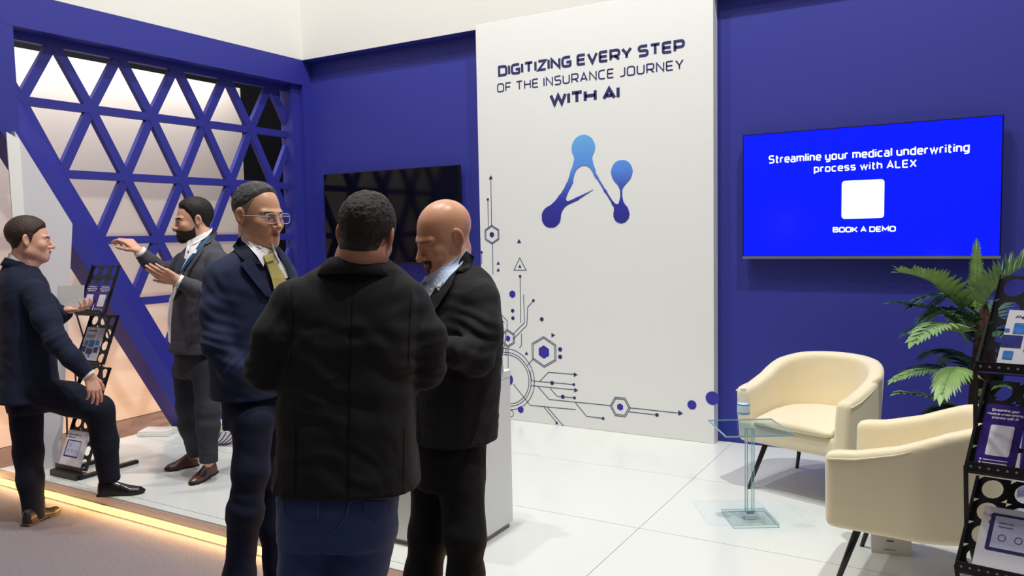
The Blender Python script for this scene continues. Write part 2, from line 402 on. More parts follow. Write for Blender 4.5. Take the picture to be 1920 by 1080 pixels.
# hall beyond the lattice
struct(box('wall_far_left', (-6.84, .2, -.1), (-6.73, 5.845, 3.13), M['far_wall']))
struct(box('baseboard_far_left', (-6.73, .2, -.1), (-6.722, 5.845, .06), M['far_wall']))
struct(box('wall_hall_drape', (-8.7, 3.55, -.1), (-8.6, 9, 7), M['black_drape']))
struct(box('wall_hall_drape_end', (-8.7, 8.2, -.1), (-5.6, 8.3, 7), M['black_drape']))
struct(box('wall_hall_beige', (-9.6, -4.5, -.1), (-9.5, 9, 8), M['beige']))
struct(box('wall_hall_behind_camera', (-9.6, -4.7, -.1), (5, -4.5, 6), mat('hall_dark_wall', S(70, 68, 70), .9)))
struct(box('wall_right', (3.2, -2.0, -.1), (3.3, YW+.1, 5), mat('hall_right_wall', S(120, 118, 120), .9)))

# ------------------------------------------------------------------ printed white wall panel
pnl = tag(box('wall_panel', (-3.532, YP-.001, 0.001), (-1.577, YW-.001, HZ+.035), M['panel'], bev=.003),
          'tall white printed panel with insurance slogan, molecule emblem and circuit pattern', 'wall panel')
pp = lambda y=YP-.0025: (lambda x, z: (x, y, z))
bm = bmesh.new(); add_text(bm, 'DIGITIZING EVERY STEP', pp(), -3.325, -1.778, 2.800, .088, .235, .40, .55)
bm_obj('lettering', bm, M['navy_ink'], pnl)
bm = bmesh.new(); add_text(bm, 'OF THE INSURANCE JOURNEY', pp(), -3.337, -1.788, 2.677, .072, .145, .42, .6)
bm_obj('lettering', bm, M['navy_ink'], pnl)
bm = bmesh.new(); add_text(bm, 'WITH AI', pp(), -2.862, -2.276, 2.520, .096, .265, .34, .5)
bm_obj('lettering', bm, M['navy_ink'], pnl)
# emblem
def emblem(P):
    p = lambda x, z: (x, YP-.002, z)
    Q = P.copy(); Q[..., 1] = YP-.002
    d = sph(Q, p(-2.579, 2.182), .100)
    l = chain(Q, [(p(-2.605, 2.085), .056), (p(-2.655, 1.995), .034), (p(-2.71, 1.90), .021), (p(-2.77, 1.80), .032), (p(-2.85, 1.69), .062)], .02)
    r = chain(Q, [(p(-2.555, 2.085), .056), (p(-2.51, 2.01), .026), (p(-2.47, 1.955), .009), (p(-2.40, 1.845), .008), (p(-2.335, 1.745), .009), (p(-2.285, 1.69), .03)], .02)
    d = smin(d, smin(l, r, .05), .02)
    d = smax(d, -ell(Q, p(-2.578, 1.93), (.088, .5, .115)), .006)
    d = smin(d, sph(Q, p(-2.865, 1.663), .087), .02)
    t = chain(Q, [(p(-2.83, 1.70), .035), (p(-2.745, 1.755), .014), (p(-2.64, 1.795), .013), (p(-2.49, 1.865), .001)], .01)
    d = smin(d, t, .035)
    b = smin(sph(Q, p(-2.266, 1.985), .087), rc(Q, p(-2.268, 1.93), p(-2.272, 1.85), .035, .009), .06)
    b = smin(b, rc(Q, p(-2.272, 1.87), p(-2.272, 1.75), .009, .010), .01)
    c = smin(sph(Q, p(-2.273, 1.665), .066), rc(Q, p(-2.272, 1.72), p(-2.272, 1.78), .03, .006), .05)
    d = smin(d, smin(b, c, .02), .02)
    return np.maximum(d, np.abs(P[..., 1]-(YP-.002))-.002)
mg = bpy.data.materials.new('emblem_gradient'); mg.use_nodes = True; nt = mg.node_tree
tc = nt.nodes.new('ShaderNodeTexCoord'); sx = nt.nodes.new('ShaderNodeSeparateXYZ'); mr = nt.nodes.new('ShaderNodeMapRange'); cr_ = nt.nodes.new('ShaderNodeValToRGB')
nt.links.new(tc.outputs['Object'], sx.inputs[0]); nt.links.new(sx.outputs['Z'], mr.inputs['Value'])
mr.inputs['From Min'].default_value = 1.60; mr.inputs['From Max'].default_value = 2.28
e = cr_.color_ramp.elements; e[0].position = 0; e[0].color = S(40, 36, 140); e[1].position = 1; e[1].color = S(104, 172, 232)
x = e.new(.25); x.color = S(42, 48, 160); x = e.new(.6); x.color = S(84, 138, 226); x = e.new(.42); x.color = S(64, 90, 190)
nt.links.new(mr.outputs[0], cr_.inputs[0]); nt.links.new(cr_.outputs[0], nt.nodes['Principled BSDF'].inputs['Base Color'])
nt.nodes['Principled BSDF'].inputs['Roughness'].default_value = .6
P_, l_ = grid((-2.98, YP-.008, 1.56), (-2.15, YP+.004, 2.31), .004)
vv, qq = nets(emblem(P_), l_, .004)
tag(link('emblem', np_mesh('emblem', vv, qq), mg, pnl), 'blue gradient molecule emblem shaped like letters')

# circuit graphic, measured on the panel plane (crop frame: origin 880,280, two units per pixel)
def cz(x, y):
    p = on_axis(880+x/2, 280+y/2, 1, YP); return Vector((p[0], p[2]))
bl = bmesh.new(); bd = bmesh.new(); bb = bmesh.new()
PW = pp(YP-.0022); PW2 = pp(YP-.0028)
LW = .0066
def line(*pts, w=LW): add_ribbon(bl, [cz(*p) for p in pts], w, PW)
def dot(x, y, r, b=None):
    c = cz(x, y); disc(b or bd, PW2, c.x, c.y, r, 16)
def hexa(x, y, r, fill=None, w=LW, a0=PI/2):
    c = cz(x, y)
    pts = [Vector((c.x+r*math.cos(a0+PI/3*k), c.y+r*math.sin(a0+PI/3*k))) for k in range(7)]
    if fill: disc(fill, PW2, c.x, c.y, r, 6, a0)
    else: add_ribbon(bl, pts, w, PW, True)
def tri(x, y, r, a, fill=True):
    c = cz(x, y)
    if fill: disc(bd, PW2, c.x, c.y, r, 3, a)
    else: add_ribbon(bl, [Vector((c.x+r*math.cos(a+2*PI/3*k), c.y+r*math.sin(a+2*PI/3*k))) for k in range(4)], LW, PW, True)
UP, RT = PI/2, 0
line((81, 110), (84, 288)); line((70, 188), (72, 296)); line((87, 352), (89, 470)); line((47, 388), (47, 430))
tri(81, 107, .022, UP); dot(70, 188, .011); dot(47, 386, .011)
for k in (.078, .067): hexa(85, 320, k)
hexa(85, 320, .024, bd)
tri(187, 346, .022, UP); tri(109, 428, .019, UP); tri(109, 453, .019, UP)
tri(190, 438, .066, UP, False); tri(190, 440, .017, UP)
line((191, 476), (193, 650)); dot(191, 476, .012); line((204, 545), (207, 650), (165, 692)); line((241, 568), (219, 592), (216, 660), (165, 712)); dot(241, 567, .012)
hexa(162, 543, .032, bb); dot(163, 605, .016); dot(164, 633, .016); dot(272, 637, .017); tri(313, 697, .022, RT)
line((196, 690), (196, 735), (188, 745)); line((112, 612), (142, 642), (142, 682)); line((110, 630), (132, 650))
hexa(145, 709, .072); hexa(145, 709, .060); hexa(145, 709, .025, bb)
line((138, 740), (138, 775)); line((146, 740), (146, 820))
for k in (.125, .112): hexa(280, 760, k)
hexa(280, 760, .054, bb); dot(341, 750, .018); dot(341, 778, .018); tri(215, 766, .019, UP)
c0 = cz(143, 862)
for r_ in (.205, .225, .255):
    add_ribbon(bl, [Vector((c0.x+r_*math.cos(2*PI*k/60), c0.y+r_*math.sin(2*PI*k/60))) for k in range(61)], LW, PW, True)
disc(bb, PW2, c0.x, c0.y, .055, 24)
line((242, 785), (218, 810)); line((228, 830), (234, 868), (392, 882)); dot(392, 882, .012); dot(311, 876, .017)
line((264, 870), (297, 836), (392, 844)); tri(397, 845, .022, RT)
line((232, 886), (396, 902)); tri(399, 903, .022, RT)
line((304, 897), (330, 926), (395, 932)); dot(351, 928, .017); dot(395, 932, .012)
line((258, 890), (300, 938), (530, 961)); line((165, 880), (229, 960), (400, 976))
line((398, 950), (440, 1001), (502, 1009)); dot(502, 1009, .012)
line((280, 966), (328, 1024)); dot(328, 1026, .011); line((293, 967), (356, 1040))
for k in (.083, .070): hexa(566, 966, k, a0=0)
hexa(566, 966, .028, bb, a0=PI/2)
line((600, 969), (786, 989)); tri(790, 989, .024, RT); line((598, 984), (704, 996)); dot(704, 996, .014)
hexa(193, 976, .030, bb)
c1 = cz(155, 990); add_ribbon(bl, [Vector((c1.x+.028*math.cos(2*PI*k/24), c1.y+.028*math.sin(2*PI*k/24))) for k in range(25)], LW, PW, True)
dot(835, 958, .034, bb); dot(912, 933, .05, bb)
bm_obj('circuit_line', bl, M['grey_ink'], pnl); bm_obj('circuit_node', bd, M['navy_ink'], pnl); bm_obj('circuit_node', bb, M['blue_ink'], pnl)

# ------------------------------------------------------------------ televisions
def television(name, x0, x1, z0, z1, label, scr):
    t = empty(name, ((x0+x1)/2, YW, z0), label, 'television')
    def T(nm, a, b, m, bev=0): 
        o = box(nm, (a[0]-t.location.x, a[1]-YW, a[2]-z0), (b[0]-t.location.x, b[1]-YW, b[2]-z0), m, t, bev); return o
    T('casing', (x0, 5.530, z0), (x1, 5.568, z1), M['black_plastic'], .004)
    T('wall_mount', (x0+.5, 5.568, z0+.2), (x1-.5, YW-.001, z1-.2), M['black_plastic'])
    s = T('screen', (x0+.008, 5.527, z0+.018), (x1-.008, 5.5295, z1-.008), scr)
    T('bottom_bezel', (x0, 5.524, z0-.002), (x1, 5.5295, z0+.016), M['silver'] if scr is not M['black_gloss'] else M['black_plastic'])
    return t, s
tv, scr = television('television', -1.380, .148, 1.333, 2.186, 'large lit television with blue underwriting slide, mounted behind the armchairs', M['screen_blue'])
PT = lambda x, z: (x+.616, 5.5255-YW, z-1.333)
for txt, a, b, z, h, w in (('Streamline your medical underwriting', -1.205, -.025, 1.978, .055, .19), ('process with ALEX', -.914, -.308, 1.902, .050, .19), ('BOOK A DEMO', -.794, -.42, 1.504, .036, .25)):
    bm = bmesh.new(); add_text(bm, txt, PT, a, b, z, h, w*.88, .46, .6, 1.0 if w < .24 else 1.25); bm_obj('slide_lettering', bm, M['screen_white'], tv)['kind'] = 'stuff'
bm = bmesh.new(); rrect(bm, PT, -.741, 1.592, -.489, 1.838, .02); tag(bm_obj('slide_card', bm, M['screen_white'], tv), 'blank white rounded square on slide')
television('television', -5.285, -3.748, 1.29, 2.128, 'switched-off black television reflecting the lattice, mounted left of the printed panel', M['black_gloss'])

# ------------------------------------------------------------------ portal frame and lattice
root = empty('lattice_screen', (XF, 4.2, 0), 'tall royal blue triangular lattice screen in a slanted portal frame', 'lattice')
def LB(nm, bm, m=None):
    bmesh.ops.recalc_face_normals(bm, faces=bm.faces)
    bmesh.ops.translate(bm, verts=bm.verts, vec=(-XF, -4.2, 0)); return bm_obj(nm, bm, m or M['blue_frame'], root)
bm = bmesh.new(); add_box(bm, (XL-.06, 2.0, 2.974), (XF, YW-.002, HZ-.001)); LB('header_beam', bm)
bm = bmesh.new()
po = [(2.0, 3.65), (2.0, 2.973), (2.903, 2.973), (2.903, 2.29), (2.776, 2.29), (2.0, 3.65)]
A = [(1.92, 2.973), (2.903, 2.973), (2.925, 2.35), (2.72, 2.35), (2.0, 3.0)]
for lo_, hi_ in (((XL-.06), XF-.0),):
    poly = [(1.4, 2.973), (2.903, 2.973), (2.903, 2.24), (2.781, 2.281), (1.4, 2.281+.0)]
    a = [bm.verts.new((lo_, p[0], p[1])) for p in poly]; b = [bm.verts.new((hi_, p[0], p[1])) for p in poly]
    bm.faces.new(a); bm.faces.new(b[::-1])
    for i in range(5): bm.faces.new((a[i], b[i], b[(i+1) % 5], a[(i+1) % 5]))
LB('side_post', bm)
bm = bmesh.new()
def bsec(z):
    yo = 2.781-.566*(z-2.281)
    return [(XF+.0005, yo, z), (XF+.0005, yo+.127, z), (XL, yo+.357, z), (XL-.062, yo+.357, z), (XL-.062, yo, z)]
a = [bm.verts.new(p) for p in bsec(.0)]; b = [bm.verts.new(p) for p in bsec(2.75)]
bm.faces.new(a); bm.faces.new(b[::-1])
for i in range(5): bm.faces.new((a[i], b[i], b[(i+1) % 5], a[(i+1) % 5]))
LB('slanted_beam', bm)
bm = bmesh.new(); add_box(bm, (XL-.06, 5.50, .001), (XF, YW-.002, 2.973)); LB('side_post', bm)
bm = bmesh.new(); add_box(bm, (XL-.06, 5.40, .22), (XF-.05, 5.4995, 2.973)); LB('inner_post', bm)
bm = bmesh.new(); add_box(bm, (XL-.06, 4.3, .001), (XF, 5.4995, .21)); LB('base_rail', bm)
rowz = [2.948-.474*0]+[2.517-.4815*k for k in range(0, 6)]
rowz = [2.955, 2.517, 2.031, 1.551, 1.068, .586, .104]
W_, D_ = .066, .05
def ylim(z): return 2.781-.566*(z-2.281)+.33
for k, z in enumerate(rowz[1:-1]):
    bm = bmesh.new(); add_bar(bm, (XL-.02, max(2.97, ylim(z)), z), (XL-.02, 5.41, z), W_*.9, D_, (1, 0, 0)); LB('lattice_bar', bm)
bm = bmesh.new(); add_bar(bm, (XL-.02, 2.9, 2.957), (XL-.02, 5.41, 2.957), .075, D_, (1, 0, 0)); LB('lattice_bar', bm)
for i in range(-2, 7):           # diagonals, clipped to the opening
    for sgn in (1, -1):
        y0 = 3.25+.4955*i; ztop = 2.955; pts = []
        n = 0
        segs = []
        for r in range(6):
            ya, yb = y0+sgn*.2478*r, y0+sgn*.2478*(r+1); za, zb = rowz[r], rowz[r+1]
            # clip
            ok = []
            for t in np.linspace(0, 1, 25):
                y = ya+(yb-ya)*t; z = za+(zb-za)*t
                if max(2.93, ylim(z)) <= y <= 5.42: ok.append((y, z))
            if len(ok) > 2: segs.append((ok[0], ok[-1]))
        if segs:
            bm = bmesh.new()
            for (p, q) in segs: add_bar(bm, (XL-.02+.0015*sgn, p[0], p[1]), (XL-.02+.0015*sgn, q[0], q[1]), W_, D_-.004, (1, 0, 0))
            LB('lattice_bar', bm)

# white totem leaning in front of the slanted beam
tot = empty('white_totem', (-5.54, 2.97, 0), 'tall white faceted partition with a slanted top edge at left', 'partition')
tw = [on_axis(u, v, 0, -5.415) for u, v in ((114, 861), (136, 420), (28, 246), (12, 247))]
bm = bmesh.new()
pts = [(tw[0][1], 0.0), (tw[1][1], tw[1][2]), (tw[2][1], tw[2][2]), (tw[2][1]+.02, 0.0)]
fa = [bm.verts.new((-5.415, y, z)) for y, z in pts]
pts2 = [(y+.03, z) for y, z in pts]
fb = [bm.verts.new((-5.465, y, z)) for y, z in pts]
bm.faces.new(fa); bm.faces.new(fb[::-1])
for i in range(4): bm.faces.new((fa[i], fb[i], fb[(i+1) % 4], fa[(i+1) % 4]))
bmesh.ops.recalc_face_normals(bm, faces=bm.faces); bmesh.ops.translate(bm, verts=bm.verts, vec=(5.54, -2.97, 0))
bm_obj('panel', bm, mat('shaded_white_laminate', S(208, 204, 208), .5), tot)  # white panel toned grey, shade of this face put into the colour
sp = [on_axis(u, v, 0, -5.405) for u, v in ((12, 247), (37, 262), (75, 874), (58, 878))]
prism('lit_facet', [(p[1]-2.97, max(p[2], .0)) for p in sp], 'x', .126, .1355, M['white_laminate'], tot)  # lighter strip standing in for the facet turned toward the lights

# ================================================================== FURNITURE
def hole_plate(bm, o, ux, uy, W, L, cols, rows, r, t, nrm, x0=0, y0=0, sx=None, sy=None):
    """perforated sheet: o corner, ux / uy unit directions, r hole radius"""
    o, ux, uy, nrm = Vector(o), Vector(ux), Vector(uy), Vector(nrm); cw, ch = W/cols, L/rows; n = 16
    for side in (0, 1):
        off = nrm*(t*side)
        for i in range(cols):
            for j in range(rows):
                c = o+ux*(cw*(i+.5))+uy*(ch*(j+.5))+off; inn = []; out = []
                for k in range(n):
                    a = 2*PI*(k+.5)/n; ca, sa = math.cos(a), math.sin(a)
                    inn.append(bm.verts.new(c+ux*ca*r+uy*sa*r)); m = max(abs(ca), abs(sa))
                    out.append(bm.verts.new(c+ux*(ca/m*cw/2)+uy*(sa/m*ch/2)))
                for k in range(n):
                    f = (inn[k], out[k], out[(k+1) % n], inn[(k+1) % n]); bm.faces.new(f if side else f[::-1])
                # corners
                for k in range(n):
                    a1, a2 = out[k].co-c, out[(k+1) % n].co-c
                    if abs(a1.dot(ux)) > cw/2*.999 and abs(a1.dot(uy)) < ch/2*.999 and abs(a2.dot(uy)) > ch/2*.999 and abs(a2.dot(ux)) < cw/2*.999 or abs(a2.dot(ux)) > cw/2*.999 and abs(a2.dot(uy)) < ch/2*.999 and abs(a1.dot(uy)) > ch/2*.999:
                        q = bm.verts.new(c+ux*(cw/2*(1 if (a1+a2).dot(ux) > 0 else -1))+uy*(ch/2*(1 if (a1+a2).dot(uy) > 0 else -1)))
                        bm.faces.new((out[k], q, out[(k+1) % n]))
def stand(levels, wd, W, label, name='brochure_stand'):
    wd = Vector(wd).normalized(); base = Vector(levels[-1][0]); base.z = 0
    t = empty(name, base, label, 'brochure stand'); fr = []
    bd = Vector((-wd.y, wd.x, 0))
    for k, (lip, top) in enumerate(levels):
        lip, top = Vector(lip)-base, Vector(top)-base; uy = (top-lip); L = uy.length; uy.normalize(); nr = uy.cross(wd).normalized()
        if nr.dot(bd) > 0: nr = -nr
        fr.append((lip+base, uy, nr, L))
        bm = bmesh.new(); hole_plate(bm, lip, wd, uy, W, L, 3, 4, .031*W/.28, .0025, nr)
        for s in (0, W):
            p = lip+wd*s; add_bar(bm, p+nr*.006, p+uy*L+nr*.006, .003, .022, nr)
        q = bm_obj('perforated_panel', bm, M['black_metal'], t)
        bm = bmesh.new(); add_bar(bm, lip+nr*.036-wd*.003, lip+wd*(W+.003)+nr*.036, .004, .032, (0, 0, 1)); add_bar(bm, lip+nr*.018-wd*.003-Vector((0, 0, .016)), lip+wd*(W+.003)+nr*.018-Vector((0, 0, .016)), .036, .003, (0, 0, 1))
        tr = bm_obj('tray_lip', bm, M['black_metal'], t)
        bm = bmesh.new()
        for i in range(11):
            c = lip+nr*.0385+wd*(W*(i+.5)/11)
            pl = lambda x, y, c=c, nr=nr: c+wd*x+Vector((0, 0, y))+Vector((-bd.x, -bd.y, 0))*.002
            disc(bm, pl, 0, 0, .0042, 8)
        bm_obj('edge_hole', bm, M['joint'], tr)
        if k+1 < len(levels):
            l2 = Vector(levels[k+1][0])-base; t2 = Vector(levels[k+1][1])-base
            for s in (-.004, W+.004):
                bm = bmesh.new(); add_bar(bm, lip+wd*s+nr*.02, l2+(t2-l2)*.45+wd*s, .005, .014, (wd.x, wd.y, 0)); bm_obj('strut', bm, M['black_metal'], t)
                bm = bmesh.new(); add_bar(bm, top+wd*s if k else lip+(top-lip)*.5+wd*s, lip+wd*s+nr*.02, .004, .01, (wd.x, wd.y, 0)); bm_obj('strut', bm, M['black_metal'], t)
    l = Vector(levels[-1][0])-base
    bm = bmesh.new()
    z = .0; f = l-bd*.05; f.z = .012
    add_bar(bm, Vector((f.x, f.y, .022)), Vector((f.x, f.y, .022))+wd*W, .05, .04)
    for s in (.008, W-.008): add_bar(bm, Vector((f.x, f.y, .0125))+wd*s, Vector((f.x, f.y, .0125))+wd*s+bd*.42, .035, .022)
    bm_obj('base_frame', bm, M['black_metal'], t)
    return fr, wd
def leaflet(name, frame, wd, x0, w, t0, h, thick, matl, label, art, group=None, lift=.004):
    """a sheet standing in a tray: art(bm-place callback) adds flat print"""
    lip, uy, nr, L = frame; o = lip+wd*x0+uy*t0+nr*lift
    t = empty(name, o, label, 'brochure', 0, group)
    bm = bmesh.new(); a = [Vector((0, 0, 0)), wd*w, wd*w+uy*h, uy*h]
    lo = [bm.verts.new(p) for p in a]; hi = [bm.verts.new(p+nr*thick) for p in a]
    bm.faces.new(lo[::-1]); bm.faces.new(hi)
    for i in range(4): bm.faces.new((lo[i], lo[(i+1) % 4], hi[(i+1) % 4], hi[i]))
    bmesh.ops.recalc_face_normals(bm, faces=bm.faces); bm_obj('sheet', bm, matl, t)
    pl = lambda e: (lambda x, y: wd*(x*w)+uy*(y*w)+nr*(thick+e))
    art(t, pl, h/w)
def art_purple(t, pl, asp):
    bm = bmesh.new(); P = pl(.0008)
    add_text(bm, 'Streamline your', P, .16, .84, asp-.20, .075, .22, .34, .6); add_text(bm, 'medical underwriting', P, .06, .94, asp-.31, .07, .22, .34, .6)
    add_text(bm, 'process with AI', P, .2, .84, asp-.42, .075, .22, .34, .6)
    for y in (.21, .12): disc(bm, P, .14, y, .03, 12); rrect(bm, P, .2, y-.012, .8, y+.012, .01)
    for k in range(3): rrect(bm, P, .3+.16*k, .03, .42+.16*k, .055, .01)
    bm_obj('print', bm, M['paper_white_ink'], t)['kind'] = 'stuff'
    bm = bmesh.new(); rrect(bm, pl(.0008), .22, .34, .80, asp*.98-.56+.0, .05) if asp*.98-.56 > .6 else rrect(bm, pl(.0008), .22, .30, .80, .88, .05)
    tag(bm_obj('blank_card', bm, M['paper'], t), 'blank white rounded square')
def art_photos(t, pl, asp):
    bm = bmesh.new(); P = pl(.0008)
    for k in range(5): disc(bm, P, .12+.018*k, asp-.12+.02*(k % 2), .011, 8)
    rrect(bm, P, .2, asp-.145, .62, asp-.10, .02)
    for y in (asp-.30, asp-.36): rrect(bm, P, .12, y, .62, y+.022, .008)
    bm_obj('print', bm, M['navy_ink'], t)['kind'] = 'stuff'
    for bmx, rects in ((M['img_blue'], [(.0, .62, .07, .68), (.12, .60, .32, .78), (.38, .55, .68, .80), (.06, .16, .20, .30), (.5, .18, .62, .28), (.74, .62, .94, .80)]), (M['img_dark'], [(.0, .36, .28, .57), (.33, .30, .68, .50), (.73, .36, .97, .56)])):
        for r in rects: bm = bmesh.new(); rrect(bm, pl(.0012), *r, .01); bm_obj('photo_print', bm, bmx, t)
def art_laptop(t, pl, asp):
    P = pl(.0008); bm = bmesh.new()
    add_text(bm, 'Ready to Transform Your', P, .1, .78, asp-.17, .055, .18, .34, .6); add_text(bm, 'Business with', P, .1, .5, asp-.27, .055, .18, .34, .6)
    bm_obj('print', bm, M['grey_ink'], t)['kind'] = 'stuff'
    bm = bmesh.new(); rrect(bm, P, .12, .34, .92, .93, .03); bm_obj('laptop_frame_print', bm, M['navy_ink'], t)
    bm = bmesh.new(); rrect(bm, pl(.0012), .18, .39, .90, .89, .01); bm_obj('laptop_screen_print', bm, M['screen_print'], t)
    bm = bmesh.new()
    for cx in (.32, .54, .76): add_ribbon(bm, [Vector((cx+.05*math.cos(2*PI*k/16), .56+.05*math.sin(2*PI*k/16))) for k in range(17)], .014, pl(.0016), True)
    for y in (.72, .78): rrect(bm, pl(.0016), .24, y, .44, y+.015, .005)
    bm_obj('chart_print', bm, M['grey_ink'], t)['kind'] = 'stuff'

V = lambda *a: Vector(a)
zl = (1.065, .73, .385, .045); yl = (3.066, 3.05, 2.985, 2.915)
fr1, wd1 = stand([(V(-5.2-.02*k, yl[k], zl[k]), V(-5.2-.02*k, yl[k]+.125, zl[k]+.315)) for k in range(4)], (1, 0.02, 0), .285, 'black perforated zigzag brochure stand by the man resting his foot on the platform')
leaflet('leaflet', fr1[0], wd1, .012, .125, .006, .20, .003, M['paper_purple'], 'left purple leaflet in the top tray of the far brochure stand', art_purple, 'purple leaflets')
leaflet('leaflet', fr1[0], wd1, .150, .125, .006, .20, .003, M['paper_purple'], 'right purple leaflet in the top tray of the far brochure stand', art_purple, 'purple leaflets')
leaflet('brochure', fr1[1], wd1, .01, .19, .004, .24, .010, M['paper'], 'white brochure with blue photos in second tray of far stand', art_photos)
leaflet('brochure', fr1[2], wd1, .07, .16, .0, .15, .006, M['paper'], 'plain white brochure in third tray beside the hand on the knee', art_photos)
leaflet('brochure', fr1[3], wd1, .03, .19, .004, .24, .035, M['paper'], 'stack of white laptop brochures in the bottom tray of far stand', art_laptop)

lp = [on_axis(1833, 690, 2, 1.065), on_axis(1815, 875, 2, .725), on_axis(1797, 1060, 2, .385)]
lp.append(lp[2]+(lp[2]-lp[1])*.6); lp[3][2] = .045; lp[3][1] = lp[2][1]-.06; lp[3][0] = lp[2][0]
tops = [on_axis(1877, 517, 1, lp[0][1]+.10), on_axis(1852, 712, 1, lp[1][1]+.10), on_axis(1836, 892, 1, lp[2][1]+.10)]
tops.append(lp[3]+(tops[2]-lp[2]))
fr2, wd2 = stand([(V(*a), V(*b)) for a, b in zip(lp, tops)], (1, -.13, 0), .285, 'black perforated brochure stand cut by the right edge of the photo')
leaflet('brochure', fr2[0], wd2, .050, .20, .004, .20, .006, M['paper'], 'white brochure with blue photos in top tray of near right stand', art_photos)
leaflet('leaflet', fr2[1], wd2, .014, .118, .008, .215, .003, M['paper_purple'], 'left purple leaflet in the near right stand', art_purple, 'purple leaflets')
leaflet('leaflet', fr2[1], wd2, .145, .118, .008, .215, .003, M['paper_purple'], 'right purple leaflet in near stand, cut by the photo edge', art_purple, 'purple leaflets')
leaflet('brochure', fr2[2], wd2, .040, .21, .0, .215, .030, M['paper'], 'stack of white laptop brochures in third tray of near right stand', art_laptop)

# ------------------------------------------------------------------ tub armchairs
def tub_chair(loc, rz, label):
    t = empty('tub_armchair', loc, label, 'armchair', rz, 'cream tub armchairs')
    def parts(P):
        x, y, z = P[..., 0], P[..., 1], P[..., 2]
        h = np.clip((z-.28)/.45, 0, 1); R = .285+.028*h
        r2 = np.sqrt(x*x+y*y); u = np.where(y > 0, r2, np.abs(x))
        th = .046-.004*h
        wall = np.abs(u-R)-th
        wall = smax(wall, -y-.325, .035)
        zt = np.interp(y, [-.33, -.2, -.05, .12, .24, .34], [.610, .625, .665, .735, .765, .775]).astype(np.float32)
        wall = smax(wall, np.maximum(z-zt, .285-z), .035)
        inn = np.maximum(u-R, -y-.31); baseb = smax(smax(inn, z-.40, .02), .285-z, .03)
        return wall, baseb, u, R
    def shell(P):
        w, b, _, _ = parts(P); return smin(w, b, .012)
    def cushion(P):
        x, y, z = P[..., 0], P[..., 1], P[..., 2]; r2 = np.sqrt(x*x+y*y); u = np.where(y > 0, r2, np.abs(x))
        top = .452+.022*np.clip(1-(u/.26)**2, 0, 1)-.02*np.clip((-y-.1)/.2, 0, 1)
        d = smax(u-.243, -y-.330, .04); return smax(d, np.maximum(z-top, .395-z), .035)
    sdf_obj('shell', shell, (-.4, -.4, .24), (.4, .4, .83), .011, M['cream'], t)
    sdf_obj('seat_cushion', cushion, (-.3, -.37, .36), (.3, .3, .52), .010, M['cream'], t)
    # piping along the outer top edge
    pts = []
    for k in range(41):
        s = -1+2*k/40
        if abs(s) > .45: x = math.copysign(.347, s); y = -.31*(abs(s)-.45)/.55
        else: a = s/.45*PI/2; x = .347*math.sin(a); y = .347*math.cos(a)
        pts.append((x*1.0, y, np.interp(y, [-.33, -.2, -.05, .12, .24, .34], [.610, .625, .665, .735, .765, .775])-.028))
    tube('piping', pts, .0045, M['cream'], t, 6)
    for sx in (-1, 1):
        for sy in (-1, 1):
            bm = bmesh.new(); add_tube(bm, [(sx*.20, sy*.20, .31), (sx*.275, sy*.285-.01, .0)], [.017, .010], 12)
            bm_obj('leg', bm, M['black_metal'], t, True)
    return t
tub_chair((-.77, 4.83, 0), math.radians(-18), 'cream tub armchair against the blue wall, seen from the front')
tub_chair((-.165, 3.73, 0), math.radians(-95), 'cream tub armchair in the foreground, seen from its side')

# ------------------------------------------------------------------ acrylic side table and bottle
TC = V(-.995, 4.133, 0)
tb = empty('side_table', TC, 'clear acrylic side table with a pale glass top between armchairs', 'side table', math.radians(31))
box('table_top', (-.173, -.173, .492), (.173, .173, .502), M['glass_blue'], tb, .001)
bm = bmesh.new()
for a, b in (((-.173, -.173), (.173, -.173)), ((.173, -.173), (.173, .173)), ((.173, .173), (-.173, .173)), ((-.173, .173), (-.173, -.173))):
    add_bar(bm, (a[0], a[1], .497), (b[0], b[1], .497), .0025, .0085)
bm_obj('glass_edge', bm, M['glass_edge'], tb)
box('pole', (-.018, -.018, .036), (.018, .018, .4915), M['acrylic'], tb, .003)
box('pole_foot', (-.045, -.045, .0165), (.045, .045, .0355), M['acrylic'], tb, .003)
box('foot_insert', (-.035, -.0445, .019), (.035, -.0445+.006, .033), M['silver'], tb)
box('base', (-.118, -.118, 0.001), (.118, .118, .016), M['acrylic'], tb, .003)
def bottle(loc, label):
    t = empty('water_bottle', loc, label, 'bottle', 0, 'plastic water bottles')
    prof = [(.020, 0), (.029, .002), (.031, .012), (.0295, .03), (.031, .05), (.0295, .064), (.031, .078), (.031, .15), (.029, .165), (.020, .185), (.0125, .196), (.0125, .208)]
    bm = bmesh.new(); add_lathe(bm, prof, n=24); bm_obj('body', bm, M['pet'], t, True)
    bm = bmesh.new(); add_lathe(bm, [(.0315, .082), (.0318, .084), (.0318, .138), (.0315, .14)], n=24); w = bm_obj('label_wrap', bm, M['water_label'], t, True)
    bm = bmesh.new()
    for z in (.088, .132): add_lathe(bm, [(.0320, z), (.0322, z+.001), (.0322, z+.005), (.0320, z+.006)], n=24)
    bm_obj('label_stripe', bm, M['label_blue'], w)['kind'] = 'stuff'
    bm = bmesh.new(); add_lathe(bm, [(.0145, .204), (.0148, .206), (.0148, .219), (.0135, .221)], n=20); bm_obj('cap', bm, M['white_cap'], t)
bp = on_axis(1394, 806, 2, .503)
bottle((bp[0], bp[1], .5035), 'clear water bottle with pale blue label on the glass side table')

